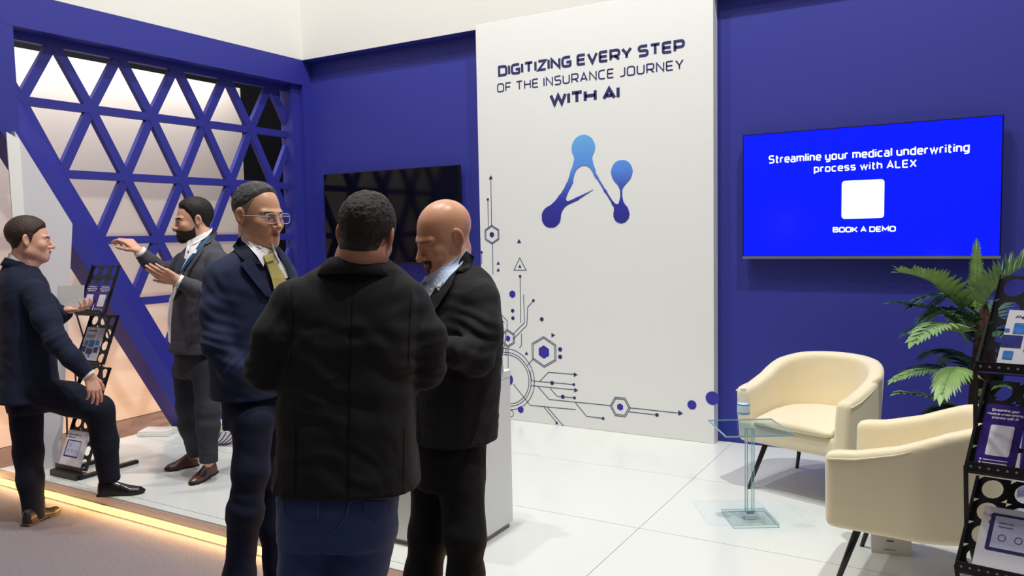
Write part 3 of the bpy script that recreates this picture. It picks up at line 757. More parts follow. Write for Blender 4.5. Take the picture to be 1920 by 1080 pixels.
bm = bmesh.new()
for sx in (-.018, .018):
    for sy in (-.018, .018): add_bar(bm, (sx, sy, .036), (sx, sy, .491), .004, .004, (0, 1, 0))
for z in (.0165, .002):
    for a, b in (((-.118, -.118), (.118, -.118)), ((.118, -.118), (.118, .118)), ((.118, .118), (-.118, .118)), ((-.118, .118), (-.118, -.118))):
        add_bar(bm, (a[0], a[1], z), (b[0], b[1], z), .002, .002)
bm_obj('edge_highlight', bm, M['glass_edge'], tb)['kind'] = 'stuff'  # pale bars added as highlights along the clear pole and base edges
# ------------------------------------------------------------------ palm
def frond(t, base, mid, tip, ll, lw, n, mt, fold=.35, droop=.25, fan=0):
    b, m, e = Vector(base), Vector(mid), Vector(tip)
    bm = bmesh.new(); C = lambda s: b*(1-s)**2+m*2*s*(1-s)+e*s*s
    add_tube(bm, [C(s/8) for s in range(9)], [.006*(1-.7*s/8) for s in range(9)], 6)
    up = Vector((0, 0, 1))
    for i in range(n):
        s = .16+.84*(i/(n-1)); p = C(s); tg = (C(min(1, s+.03))-C(s-.03)).normalized()
        side = tg.cross(up)
        if side.length < .2: side = Vector((1, 0, 0))
        side.normalize(); nn = side.cross(tg).normalized()
        L = ll*math.sin(PI*min(1, .25+s*.62))*random.uniform(.88, 1.1)
        ang = math.radians(62-34*s)
        for sg in ((-1, 1) if s < .99 else (0,)):
            d = (tg*math.cos(ang)+side*sg*math.sin(ang)+nn*fold*random.uniform(.5, 1.2)).normalized() if sg else tg
            w = d.cross(nn).normalized()*lw; prev = None
            for k in range(5):
                q = k/4; c = p+d*(L*q)+Vector((0, 0, -droop*L*q*q)); wd_ = (.55, 1, .95, .6, .06)[k]
                row = [bm.verts.new(c-w*wd_), bm.verts.new(c-nn*lw*.35*wd_), bm.verts.new(c+w*wd_)]
                if prev:
                    bm.faces.new((prev[0], prev[1], row[1], row[0])); bm.faces.new((prev[1], prev[2], row[2], row[1]))
                prev = row
    o = bm_obj('frond', bm, mt, t, True); return o
PB = V(.06, 4.88, 0)
palm = empty('potted_palm', PB, 'green artificial palm in a dark pot behind the foreground armchair', 'plant')
bm = bmesh.new(); add_lathe(bm, [(.12, .001), (.15, .02), (.17, .30), (.175, .32), (.155, .32), (.15, .27)], n=28); bm_obj('pot', bm, M['pot'], palm, True)
bm = bmesh.new()
for q in range(2):
    add_tube(bm, [(.02*q-.03, .02, .26), (-.03+.05*q, .0, .6), (-.015+.04*q, -.01, .95), (.0, 0, 1.12)], [.045, .036, .028, .014], 9)
bm_obj('trunk', bm, M['bark'], palm, True)
def FP(ub, vb, db, um, vm, dm, ut, vt, dt, ll, lw, n, mt, **k):
    frond(palm, V(*at(ub, vb, db))-PB, V(*at(um, vm, dm))-PB, V(*at(ut, vt, dt))-PB, ll, lw, n, M[mt], **k)
D0 = 4.22
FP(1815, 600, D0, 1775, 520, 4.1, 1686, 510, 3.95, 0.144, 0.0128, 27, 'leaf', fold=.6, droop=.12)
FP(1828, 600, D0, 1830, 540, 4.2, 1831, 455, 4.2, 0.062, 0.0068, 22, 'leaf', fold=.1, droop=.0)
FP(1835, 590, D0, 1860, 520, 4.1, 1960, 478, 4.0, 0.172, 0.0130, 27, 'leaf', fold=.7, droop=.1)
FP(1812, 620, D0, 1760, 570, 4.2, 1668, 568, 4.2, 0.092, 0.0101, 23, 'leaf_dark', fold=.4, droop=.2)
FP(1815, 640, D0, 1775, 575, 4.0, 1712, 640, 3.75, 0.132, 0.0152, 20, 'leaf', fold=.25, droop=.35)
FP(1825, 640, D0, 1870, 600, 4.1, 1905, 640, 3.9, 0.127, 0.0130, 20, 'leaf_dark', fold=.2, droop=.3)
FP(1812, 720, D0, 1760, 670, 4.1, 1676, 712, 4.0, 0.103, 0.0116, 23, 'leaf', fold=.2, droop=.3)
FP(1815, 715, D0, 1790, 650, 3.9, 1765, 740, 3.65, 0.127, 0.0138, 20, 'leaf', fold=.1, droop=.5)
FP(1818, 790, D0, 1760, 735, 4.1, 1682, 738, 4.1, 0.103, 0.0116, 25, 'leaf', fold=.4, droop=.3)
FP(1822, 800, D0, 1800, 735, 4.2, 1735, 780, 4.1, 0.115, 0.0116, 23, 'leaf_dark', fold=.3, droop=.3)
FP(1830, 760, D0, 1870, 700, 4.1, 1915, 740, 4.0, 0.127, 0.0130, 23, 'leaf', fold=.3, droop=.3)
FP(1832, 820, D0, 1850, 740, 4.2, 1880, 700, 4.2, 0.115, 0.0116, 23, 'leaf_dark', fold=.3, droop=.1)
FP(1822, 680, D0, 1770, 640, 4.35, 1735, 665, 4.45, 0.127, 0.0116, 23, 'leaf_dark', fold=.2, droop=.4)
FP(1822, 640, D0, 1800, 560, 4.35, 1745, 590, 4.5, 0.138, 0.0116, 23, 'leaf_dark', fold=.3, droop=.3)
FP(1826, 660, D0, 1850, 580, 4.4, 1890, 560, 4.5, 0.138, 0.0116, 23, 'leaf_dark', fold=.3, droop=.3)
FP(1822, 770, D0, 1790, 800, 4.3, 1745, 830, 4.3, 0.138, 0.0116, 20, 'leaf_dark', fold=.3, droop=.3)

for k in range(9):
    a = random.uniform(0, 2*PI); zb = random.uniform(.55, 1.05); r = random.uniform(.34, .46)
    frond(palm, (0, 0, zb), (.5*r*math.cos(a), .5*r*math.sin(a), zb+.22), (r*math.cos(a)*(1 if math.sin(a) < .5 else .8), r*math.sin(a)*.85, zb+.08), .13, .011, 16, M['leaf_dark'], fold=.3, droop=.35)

# ------------------------------------------------------------------ counter, kettle, small items
ct = empty('reception_counter', (-2.5, 3.2, 0), 'plain white reception counter behind the bald man', 'counter')
def cb(nm, a, b, m, bev=0): return box(nm, (a[0]+2.5, a[1]-3.2, a[2]), (b[0]+2.5, b[1]-3.2, b[2]), m, ct, bev)
cb('carcass', (-2.98, 3.0, .03), (-2.068, 3.478, .80), M['white_laminate'])
cb('countertop', (-2.985, 2.995, .801), (-2.064, 3.483, .836), M['white_laminate'], .002)
cb('plinth', (-2.96, 3.02, .0005), (-2.08, 3.46, .03), M['joint'])
kp = on_axis(926, 698, 2, .836)
kt = empty('kettle', (kp[0], kp[1], .8365), 'ribbed grey-beige jug with a thin loop handle on white counter', 'jug')
bm = bmesh.new(); n = 48; prof = [(.050, 0), (.052, .006), (.050, .012), (.048, .03), (.044, .10), (.036, .17), (.030, .21), (.031, .22), (.026, .22)]
rings = [[bm.verts.new(((r*(1+.018*(k % 2)*(.012 < z < .2)))*math.cos(2*PI*k/n), (r*(1+.018*(k % 2)*(.012 < z < .2)))*math.sin(2*PI*k/n), z)) for k in range(n)] for r, z in prof]
for A_, B_ in zip(rings, rings[1:]):
    for k in range(n): bm.faces.new((A_[k], A_[(k+1) % n], B_[(k+1) % n], B_[k]))
bm.faces.new(rings[0][::-1]); bm.faces.new(rings[-1]); bm_obj('body', bm, M['kettle'], kt, True)
hx, hy = .862, .506
tube('handle', [(hx*.030, hy*.03, .205), (hx*.048, hy*.048, .235), (hx*.068, hy*.068, .215), (hx*.062, hy*.062, .16), (hx*.050, hy*.05, .11), (hx*.044, hy*.044, .085)], .0035, M['kettle'], kt, 8)

pl_ = at(604, 540, 4.75)
bc = empty('blue_plinth', (pl_[0], pl_[1], 0), 'royal blue display plinth behind the man in glasses', 'plinth')
box('body', (-.26, -.16, .001), (.26, .16, 1.09), M['blue_frame'], bc, .002); box('top_board', (-.265, -.165, 1.091), (.265, .165, 1.12), M['blue_frame'], bc, .002)
lt = empty('laptop', (pl_[0]+.14, pl_[1]+.05, 1.121), 'open blue laptop on the blue plinth, mostly hidden behind shoulders', 'laptop', math.radians(30))
box('keyboard_deck', (-.13, -.095, 0), (.13, .11, .014), M['silver'], lt, .002)
box('lid', (-.13, .103, .015), (.13, .111, .228), mat('blue_laptop_lid', S(48, 50, 170), .35), lt, .002)
b2 = at(589, 520, 4.60); bottle((b2[0], b2[1], 1.121), 'clear water bottle standing on the blue plinth')
# slim adaptor box on the floor and patterned white box by the base rail
ap = on_axis(296, 814, 2, 0)
ad = empty('adapter_box', (ap[0], ap[1], 0.0005), 'flat white plastic power box lying on floor near lattice', 'power box', math.radians(28))
box('case', (-.125, -.085, 0), (.125, .085, .032), M['adapter'], ad, .008); box('lid', (-.12, -.08, .0325), (.12, .08, .042), M['adapter'], ad, .004)
tube('cable', [(.125, 0, .015), (.2, .03, .006), (.3, .1, .006), (.36, .12, .006)], .005, M['adapter'], ad, 6)
gp = on_axis(432, 832, 2, 0)
gb = empty('gift_bag', (gp[0], gp[1], 0.0005), 'low white bag with blue swirl stripes on the floor by the base rail', 'bag', math.radians(20))
box('bag_body', (-.14, -.08, 0), (.14, .08, .15), M['box_white'], gb, .01)
bm = bmesh.new()
for k in range(6):
    add_ribbon(bm, [Vector((-.12+.02*k+.10*s+.02*k*s, .01+.10*s*s+.0*k)) for s in np.linspace(0, 1, 7)], .007, lambda x, y: (x, -.0815, y))
bm_obj('stripe', bm, M['navy_ink'], gb)
box('fold_top', (-.12, -.06, .151), (.12, .06, .17), M['box_white'], gb, .005)
cp = on_axis(1668, 1040, 2, 0)
cbx = empty('carton', (cp[0], cp[1]+.05, .0005), 'small white carton on the floor beneath the foreground armchair', 'box', math.radians(8))
box('body', (-.085, -.045, 0), (.085, .045, .085), M['box_white'], cbx, .002)
bm = bmesh.new(); rrect(bm, lambda x, y: (x, -.0458, y), -.02, .06, .01, .068, .002); rrect(bm, lambda x, y: (x, -.0458, y), -.03, .02, .02, .023, .001); bm_obj('print', bm, M['grey_ink'], cbx)

# ================================================================== PEOPLE
def fabric(name, col, rough=.85, bump=.14): 
    return mat(name, col, rough, bump=bump, bscale=700, var=.10, vscale=26, sheen=.03, spec=.2)
def skin_mat(name, col, rough=.46):
    m = mat(name, col, rough, bump=.12, bscale=300, var=.13, vscale=16, sub=.12); return m
def hair_mat(name, col, s=260, b=1.0, stretch=None): return mat(name, col, .62, bump=b, bscale=s, var=.35, vscale=60, spec=.35, stretch=stretch)
M['eye'] = mat('eye_white', S(225, 218, 208), .25); M['iris'] = mat('dark_iris', S(28, 18, 14), .15)
M['shirt_white'] = fabric('white_shirt', S(236, 234, 236), .8, .1); M['shirt_blue'] = fabric('pale_blue_shirt', S(196, 212, 238), .8, .1)
M['brown_leather'] = mat('brown_leather', S(82, 50, 38), .32, bump=.2, bscale=90, var=.2, vscale=20, coat=.3)
M['dark_leather'] = mat('dark_leather', S(30, 24, 23), .3, bump=.2, bscale=90, coat=.3)
M['olive_leather'] = mat('brown_worn_leather', S(34, 29, 26), .55, bump=.2, bscale=90, coat=.2)
M['sole'] = mat('shoe_sole', S(26, 22, 20), .7); M['sole_tan'] = mat('shoe_sole_tan', S(78, 66, 52), .7)
M['badge'] = mat('badge_white', S(232, 236, 236), .5); M['lanyard'] = mat('teal_lanyard', S(28, 72, 110), .6)
M['tie'] = mat('gold_tie_silk', S(186, 170, 96), .42, bump=.5, bscale=160, var=.3, vscale=80)
M['frame_clear'] = mat('clear_spectacle_frame', S(214, 222, 235), .12, trans=.3)
M['lens'] = clear('spectacle_lens', (.92, .90, 1, 1), .1)
M['seam'] = fabric('black_seam', S(20, 20, 21)); M['lips'] = mat('lips', S(150, 92, 84), .45)

def unit(v): v = np.asarray(v, float); return v/np.linalg.norm(v)
def head_R(yaw, pitch, roll):
    m = Matrix.Rotation(math.radians(yaw-90), 3, 'Z') @ Matrix.Rotation(-math.radians(pitch), 3, 'X') @ Matrix.Rotation(math.radians(roll), 3, 'Y')
    return np.array(m)

def ear_sdf(q):
    x = np.abs(q[..., 0]); e = np.stack([x, q[..., 1], q[..., 2]], -1)
    c = np.array([.0815, -.014, .0], np.float32); r = e-c
    a = math.radians(-24); X = r[..., 0]*math.cos(a)-r[..., 1]*math.sin(a)*-1*-1; Y = r[..., 0]*math.sin(a)*-1+r[..., 1]*math.cos(a)
    X = r[..., 0]*math.cos(.5)+r[..., 1]*math.sin(.5); Y = -r[..., 0]*math.sin(.5)+r[..., 1]*math.cos(.5)
    E = np.stack([X, Y+.04*r[..., 2], r[..., 2]], -1)
    d = ell(E, (0, 0, .004), (.0085, .0190, .032))
    d = smin(d, ell(E, (-.002, .003, -.024), (.0065, .009, .011)), .006)
    d = smax(d, -ell(E, (.0085, .001, .004), (.006, .0115, .020)), .004)
    return d
def head_base(q, o):
    Q = q.copy(); Q[..., 0] = np.abs(Q[..., 0]); fat = o.get('fat', 0)
    d = ell(q, (0, -.018, .040), (.0765, .098, .088))
    d = smin(d, ell(q, (0, .020, -.022), (.064+fat*.6, .070, .085)), .03)
    d = smin(d, rc(Q, (.047+fat, -.006, -.062), (.016, .066, -.094), .018+fat*.4, .0165), .036)
    d = smin(d, sph(q, (0, .074, -.098), .0175), .02)
    d = smin(d, sph(Q, (.040, .056, -.024), .024), .02)
    d = smin(d, rc(Q, (.007, .0845, .020), (.044, .068, .022), .0095, .008), .014)
    d = smax(d, -sph(Q, (.031, .108, -.002), .0185), .014)
    d = smin(d, sph(q, (0, .066, -.066), .0275), .02)
    # nose
    nl = o.get('nose', 1.)
    d = smin(d, rc(q, (0, .086, .010), (0, .086+.024*nl, -.030), .0068, .0095), .010)
    d = smin(d, sph(q, (0, .084+.025*nl, -.0345), .0105), .006)
    d = smin(d, sph(Q, (.0115, .096, -.036), .0085), .005)
    d = smax(d, -sph(Q, (.0065, .102, -.0455), .0035), .004)
    # lips
    lp = rc(Q, (0, .0935, -.0575), (.020, .0825, -.0605), .0058, .003); ll = rc(Q, (0, .0925, -.0675), (.017, .083, -.0645), .0066, .003)
    d = smin(d, smin(lp, ll, .003), .006)
    gap = o.get('mouth', 0.)
    d = smax(d, -rc(Q, (0, .1005, -.0622-gap*.2), (.022, .090, -.0620), .0014+gap, .001), .0025)
    return d
def head_skin(q, o, nb, base=None):
    d = head_base(q, o) if base is None else base
    Q = q.copy(); Q[..., 0] = np.abs(Q[..., 0])
    d = smin(d, sph(Q, (.031, .0725, .000), .0145), .004)
    sl = o.get('lid', .0042)
    d = smax(d, -ell(Q, (.0312, .0885, -.0005), (.0135, .0095, sl)), .002)
    d = smin(d, ear_sdf(q), .007)
    nr = o.get('neck', .056)
    d = smin(d, rc(q, (0, -.026, -.050), nb, nr, nr+.006), .022)
    if o.get('fat'): d = smin(d, rc(Q, (.0, .045, -.105), (.0, -.0, -.13), .022, .05), .03)
    return d

def person_head(root, base, c, R, s, o, skin, hairm=None, nbw=None, res=.0022):
    nb = (np.asarray(nbw)-c)@R/s
    P, l = grid((-.106, -.142, -.235), (.106, .136, .152), res)
    hb = head_base(P, o); sk = head_skin(P, o, nb.astype(np.float32), hb)
    def out(nm, v, m, par):
        vv, qq = nets(v, l, res)
        if not len(vv): return None
        vv = vv*s@R.T+c-base; return link(nm, np_mesh(nm, vv, qq), m, par)
    body = out('body', sk, skin, root)
    x, y, z = P[..., 0], P[..., 1], P[..., 2]; X = np.abs(x)
    nz = noise(P, 70)*.5+noise(P, 150)*.5
    if 'hair' in o:
        zl = np.interp(y, *o['hair']).astype(np.float32)+.004*noise(P, 40)
        th = np.interp(z, [-.06, .0, .05, .13], o.get('thick', [.001, .003, .008, .012])).astype(np.float32)+o.get('curl', .0012)*nz
        neckfree = smin(hb, rc(P, (0, -.026, -.050), nb.astype(np.float32), o.get('neck', .056), .06), .022)
        th = np.maximum(th*np.clip((z-zl)/.024+.12, 0, 1), .0014); hv = smax(neckfree-th, (zl-z)*.9, .004)
        if 'front' in o:   # receding: region in front of a slanted plane stays bare
            fy, fz = o['front']; hv = smax(hv, (y-fy)+(z-fz)*-.5+.10*X, .006)
        hv = smax(hv, -(ear_sdf(P)-.001), .003)
        out('hair', hv, hairm, root)
    if 'stubble' in o:
        zl = np.interp(y, *o['stubble'][0]).astype(np.float32)
        hv = smax(smax(hb-.0012, (zl-z)*.9, .004), z-o['stubble'][1], .004); hv = smax(hv, -(ear_sdf(P)-.001), .002)
        out('stubble', hv, o['stubble'][2], root)
    if 'beard' in o:
        zb = np.interp(y, *o['beard'][0]).astype(np.float32)+.002*noise(P, 60)
        reg = np.maximum(z-zb, np.maximum(-y+o['beard'][3], -.150-z))
        if len(o['beard']) > 4: reg = np.maximum(reg, X-o['beard'][4])
        mo = ell(P, (0, .098, -.0625), (.019, .03, .0085)); reg = np.maximum(reg, -mo)
        skn = smin(hb, rc(P, (0, -.026, -.050), nb.astype(np.float32), o.get('neck', .056), .06), .022)
        out('beard', smax(skn-o['beard'][1]-.0008*nz, reg*.9, .003), o['beard'][2], root)
    Q = np.stack([X, y, z], -1)
    bt = o.get('brow', .0042)
    out('eyebrows', np.maximum(sk-.0022-.0006*nz, ell(Q, (.031, .085, .0215-.0), (.020, .03, bt))+.12*np.abs(X-.028)*0), o.get('browm', hairm), root)
    out('lips', np.maximum(sk-.0007, ell(P, (0, .10, -.0622), (.0205, .024, .0095))), M['lips'], root)
    for sx in (-1, 1):
        bm = bmesh.new(); bmesh.ops.create_uvsphere(bm, u_segments=16, v_segments=10, radius=.0128*s)
        w = c+R@(np.array([sx*.031, .0728, 0])*s)-base; bmesh.ops.translate(bm, verts=bm.verts, vec=tuple(w))
        e = bm_obj('eye', bm, M['eye'], root, True)
        g = unit(R@np.array([sx*.0+o.get('gaze', 0), 1, -.10 if o.get('lid', .0042) > .003 else -.4]))
        bm = bmesh.new(); bmesh.ops.create_uvsphere(bm, u_segments=12, v_segments=8, radius=.0060*s); bmesh.ops.translate(bm, verts=bm.verts, vec=tuple(w+g*.0080*s)); bm_obj('iris', bm, M['iris'], e, True)
    return body

def hand_sdf(P, w, f, n, side, curl, thumb=(.7, .6, .2), s=1., spread=.04, tc=.5):
    f = unit(f); n = np.asarray(n, float); n = unit(n-f*np.dot(n, f)); sd = np.cross(f, n)*side
    w = np.asarray(w, float); d = None; k = .010*s
    so = (.030, .0105, -.0095, -.028); fl = (.088, .092, .087, .078)
    sg = ((.040, .025, .020), (.044, .028, .021), (.040, .026, .020), (.031, .020, .018)); rr = (.0098, .0100, .0095, .0085)
    for i in range(4):
        kn = w+(f*fl[i]+sd*so[i])*s
        m = rc(P, w+(f*.008+sd*so[i]*.55)*s, kn, .0150*s, .0120*s); d = m if d is None else smin(d, m, k)
    fing = None
    for i in range(4):
        a = 0; p = w+(f*fl[i]+sd*so[i])*s; cu = curl[i] if hasattr(curl, '__len__') else curl
        for j in range(3):
            a += cu*(.75, 1.0, .7)[j]; dr = unit(f*math.cos(a)+n*math.sin(a)+sd*spread*(1.5-i))
            q = p+dr*sg[i][j]*s; r0 = rr[i]*(1-.09*j)*s
            c_ = rc(P, p, q, r0, r0*.9); fing = c_ if fing is None else np.minimum(fing, c_); p = q
    d = smin(d, fing, .004*s)
    p = w+(f*.022+sd*.026)*s; t0 = unit(sd*thumb[0]+f*thumb[1]+n*thumb[2]); rt = (.0135, .0115, .0095, .0085)
    for j in range(3):
        dr = unit(t0+(f*.5-sd*.35+n*.2)*tc*j); q = p+dr*(.040, .031, .025)[j]*s
        d = smin(d, rc(P, p, q, rt[j]*s, rt[j+1]*s), .007*s); p = q
    return smin(d, rc(P, w-f*.022*s, w+f*.01*s, .025*s, .024*s), .012)
def add_hand(body, base, w, f, n, side, curl, **k):
    w = np.asarray(w)
    P, l = grid(w-.215, w+.215, .0028)
    # restrict the grid to the half space the hand occupies
    ff = unit(f); c = w+ff*.075; lo = np.minimum(w-ff*.04, w+ff*.19)-.075; hi = np.maximum(w-ff*.04, w+ff*.19)+.075
    P, l = grid(lo, hi, .0028)
    vv, qq = nets(hand_sdf(P, w, f, n, side, curl, **k), l, .0028)
    return vv-base, qq
def join_into(o, pieces):
    """append extra vertices / quads to the body mesh"""
    me = o.data; n = len(me.vertices); co = np.empty(n*3, np.float32); me.vertices.foreach_get('co', co)
    V_ = [co.reshape(-1, 3)]; nq = len(me.polygons); vi = np.empty(nq*4, np.int32); me.loops.foreach_get('vertex_index', vi); Q_ = [vi.reshape(-1, 4)]
    for v, q in pieces: Q_.append(q+n); V_.append(v); n += len(v)
    m2 = np_mesh('body', np.concatenate(V_), np.concatenate(Q_)); m2.materials.append(me.materials[0]); o.data = m2

def loft(P, secs, yaw, n=2.5):
    """stack of super-elliptic sections [(centre, half width, half depth)] sorted by z, facing yaw"""
    secs = sorted(secs, key=lambda s: s[0][2]); z = np.array([s[0][2] for s in secs])
    zi = np.linspace(z[0], z[-1], 60)
    def sm(v):
        a = np.interp(zi, z, v); 
        for _ in range(3): a[1:-1] = (a[:-2]+2*a[1:-1]+a[2:])/4
        return a
    A = [sm([s[0][0] for s in secs]), sm([s[0][1] for s in secs]), sm([s[1] for s in secs]), sm([s[2] for s in secs])]
    Z = P[..., 2]; cx, cy, w, t = [np.interp(Z, zi, a).astype(np.float32) for a in A]
    ca, sa = math.cos(math.radians(yaw)), math.sin(math.radians(yaw))
    dx, dy = P[..., 0]-cx, P[..., 1]-cy; fwd = dx*ca+dy*sa; lat = dx*sa-dy*ca
    k = (np.abs(lat/w)**n+np.abs(fwd/t)**n+1e-9)**(1/n)
    d = (k-1)*np.minimum(w, t)
    return np.maximum(d, np.maximum(z[0]-Z, Z-z[-1]))
def folds(P, L):
    d = 0
    for c, ax, sg, lam, amp in L:
        r = P-np.asarray(c, np.float32); g = np.exp(-(r*r).sum(-1)/(2*sg*sg))
        d = d+amp*g*np.sin(2*PI*(r@np.asarray(unit(ax), np.float32))/lam+3.2*noise(P, 9))
    return d
def bbox(pts, pad): p = np.array(pts); return p.min(0)-pad, p.max(0)+pad
def bvh_of(objs, base):
    vs, fs = [], []
    for o in objs:
        n = len(vs); me = o.data; vs += [tuple(np.array(v.co)+base) for v in me.vertices]; fs += [tuple(i+n for i in p.vertices) for p in me.polygons]
    return BVHTree.FromPolygons(vs, fs)
EYE = Vector((0, 0, CAM_H))
def patch(name, tree, A, B, mt, root, base, na=10, nb=4, lift=.004, thick=.004):
    """cloth strip between two edge polylines, laid on the garment surface"""
    def samp(pl, n):
        p = np.array(pl, float); s = np.r_[0, np.cumsum(np.hypot(*np.diff(p, axis=0).T))]; t = np.linspace(0, s[-1], n)
        return np.stack([np.interp(t, s, p[:, 0]), np.interp(t, s, p[:, 1])], 1)
    a, b = samp(A, na), samp(B, na); G = np.zeros((na, nb, 3)); last = None
    dep = np.full((na, nb), np.nan); dirs = np.zeros((na, nb, 3))
    for i in range(na):
        for j in range(nb):
            u, v = a[i]*(1-j/(nb-1))+b[i]*j/(nb-1)
            dv = Vector(at(u, v, 1.))-EYE; dv.normalize(); h = tree.ray_cast(EYE, dv); dirs[i, j] = dv
            if h[0] is not None: dep[i, j] = h[3]
    med = np.nanmedian(dep)
    for _ in range(12):
        bad = np.isnan(dep)
        if not bad.any(): break
        pd = np.pad(dep, 1, constant_values=np.nan); nbv = np.stack([pd[:-2, 1:-1], pd[2:, 1:-1], pd[1:-1, :-2], pd[1:-1, 2:]])
        cn = (~np.isnan(nbv)).sum(0); sm_ = np.where(np.isnan(nbv), 0, nbv).sum(0); dep = np.where(bad & (cn > 0), sm_/np.maximum(cn, 1), dep)
    dep = np.where(np.isnan(dep), med, dep); dep = np.clip(dep, med-.12, med+.12)
    for _ in range(1):
        q = dep.copy(); q[1:-1] = (dep[:-2]+2*dep[1:-1]+dep[2:])/4; dep = q
    bm = bmesh.new(); F = [[bm.verts.new(Vector(np.array(EYE)+dirs[i, j]*(dep[i, j]-lift-thick)-base)) for j in range(nb)] for i in range(na)]
    K = [[bm.verts.new(Vector(np.array(EYE)+dirs[i, j]*(dep[i, j]+.012)-base)) for j in range(nb)] for i in range(na)]
    for i in range(na-1):
        for j in range(nb-1):
            bm.faces.new((F[i][j], F[i][j+1], F[i+1][j+1], F[i+1][j])); bm.faces.new((K[i][j], K[i+1][j], K[i+1][j+1], K[i][j+1]))
    for i in range(na-1):
        bm.faces.new((F[i][0], F[i+1][0], K[i+1][0], K[i][0])); bm.faces.new((F[i][-1], K[i][-1], K[i+1][-1], F[i+1][-1]))
    for j in range(nb-1):
        bm.faces.new((F[0][j], K[0][j], K[0][j+1], F[0][j+1])); bm.faces.new((F[-1][j], F[-1][j+1], K[-1][j+1], K[-1][j]))
    bmesh.ops.remove_doubles(bm, verts=bm.verts, dist=.0002); bmesh.ops.recalc_face_normals(bm, faces=bm.faces)
    return bm_obj(name, bm, mt, root)
def collar(name, c, yaw, tilt, r0, r1, zt, zb, gap, mt, root, base, sx=1.0, thick=.003, n=40):
    """band round the neck; zt / zb = (back, front) heights, gap = half opening at the front in degrees"""
    Rm = head_R(yaw, tilt, 0); bm = bmesh.new(); rows = []
    for k in range(n+1):
        th = math.radians(gap)+(2*PI-2*math.radians(gap))*k/n; f = (1+math.cos(th))/2
        d = np.array([math.sin(th)*sx, math.cos(th), 0]); zt_ = zt[0]*(1-f)+zt[1]*f; zb_ = zb[0]*(1-f)+zb[1]*f
        pr = [(r0-thick, zb_), (r0-thick, zt_-.002), (r0, zt_), (r0+thick, zt_-.003), (r1, zb_), (r1-thick, zb_-.002)]
        rows.append([bm.verts.new(Vector(tuple(c-base+Rm@(d*r+np.array([0, 0, z]))))) for r, z in pr])
    for a, b in zip(rows, rows[1:]):
        for j in range(6): bm.faces.new((a[j], b[j], b[(j+1) % 6], a[(j+1) % 6]))
    bm.faces.new(rows[0]); bm.faces.new(rows[-1][::-1]); bmesh.ops.recalc_face_normals(bm, faces=bm.faces)
    return bm_obj(name, bm, mt, root, True)
def arm_sdf(P, ch, k=.03):
    d = chain(P, ch, k); e = np.asarray(ch[-1][0]); ax = unit(e-np.asarray(ch[-2][0]))
    return smax(d, ((P-e.astype(np.float32))@ax.astype(np.float32)), .004)
def garment(name, parts, cl, pts, pad, res, mt, root, base, fl=(), n1=.004):
    pts = np.array(pts); lo, hi = bbox(pts[:, :3]-pts[:, 3:], .03)[0], bbox(pts[:, :3]+pts[:, 3:], .03)[1]
    def fn(P):
        d = parts(P); d = d+.45*folds(P, fl)+n1*1.3*noise(P, 7)+n1*.5*noise(P, 17)+n1*1.1*np.abs(noise(P*np.array([.6, .6, 1.3], np.float32)+.3*noise(P, 5)[..., None], 11))
        return d
    return sdf_obj(name, fn, lo, hi, res, mt, root, base)
def shoe(root, base, heel, toe, mt, sole, ground, W=.048, s=1.):
    heel, toe = np.array(heel, float), np.array(toe, float); heel[2] = toe[2] = ground; L = np.linalg.norm(toe-heel); f = (toe-heel)/L; lat = np.array([f[1], -f[0], 0])
    def loc(P): r = P-heel.astype(np.float32); return np.stack([r@f.astype(np.float32), r@lat.astype(np.float32), r[..., 2]], -1)
    def foot(Q):
        wq = np.interp(Q[..., 0], [0, .05*L/.3, .5*L, .7*L, .9*L, L], [.028, .036, .036, .046, .036, .012]).astype(np.float32)
        return np.maximum(np.abs(Q[..., 1])-wq, np.maximum(-Q[..., 0], Q[..., 0]-L))
    def upper(P):
        Q = loc(P); h = np.interp(Q[..., 0], [0, .1*L, .3*L, .48*L, .7*L, .9*L, L], [.085, .098, .098, .075, .052, .042, .026]).astype(np.float32)
        w = np.interp(Q[..., 0], [0, .08*L, .5*L, .7*L, .9*L, L], [.018, .034, .034, .045, .034, .008]).astype(np.float32)
        k = np.sqrt((Q[..., 1]/w)**2+(np.clip(Q[..., 2]-.016, 0, 1)/(h-.016))**2.0)
        d = (k-1)*.03; d = smax(d, np.maximum(-Q[..., 0]+.002, Q[..., 0]-L), .012); return np.maximum(d, .010-Q[..., 2])
    def sl(P):
        Q = loc(P); arch = np.where((Q[..., 0] > .28*L) & (Q[..., 0] < .55*L), .006, 0); toe_ = np.clip((Q[..., 0]-.8*L)/(.2*L), 0, 1)**2*.008
        return np.maximum(foot(Q)-.001, np.maximum(Q[..., 2]-.016-toe_, (.0012+arch+toe_)-Q[..., 2]))
    lo, hi = bbox([heel, toe], .07); hi[2] = ground+.12; lo[2] = ground-.01
    o = sdf_obj('shoe', upper, lo, hi, .004, mt, root, base); sdf_obj('sole', sl, lo, hi, .004, sole, o, base); return o
def cuff(root, base, w, ax, r, mt, L=.018):
    w = np.asarray(w); ax = unit(ax); bm = bmesh.new(); z = Vector(tuple(ax)); M4 = z.to_track_quat('Z', 'Y').to_matrix().to_4x4(); M4.translation = Vector(tuple(w-base-ax*.03))
    add_lathe(bm, [(r-.004, 0), (r, 0), (r, .03+L), (r-.003, .032+L), (r-.006, .03+L)], n=20); bmesh.ops.transform(bm, matrix=M4, verts=bm.verts)
    return bm_obj('shirt_cuff', bm, mt, root, True)
def inner_body(P_pts, base, res=.015):
    """low-resolution body under the clothes (joints with radii)"""
    allp = [p for ch in P_pts for p, r in ch]; lo, hi = bbox(allp, .14); P, l = grid(lo, hi, res)
    d = None
    for ch in P_pts:
        e = chain(P, ch, .03); d = e if d is None else smin(d, e, .03)
    v, q = nets(d, l, res); return v-base, q

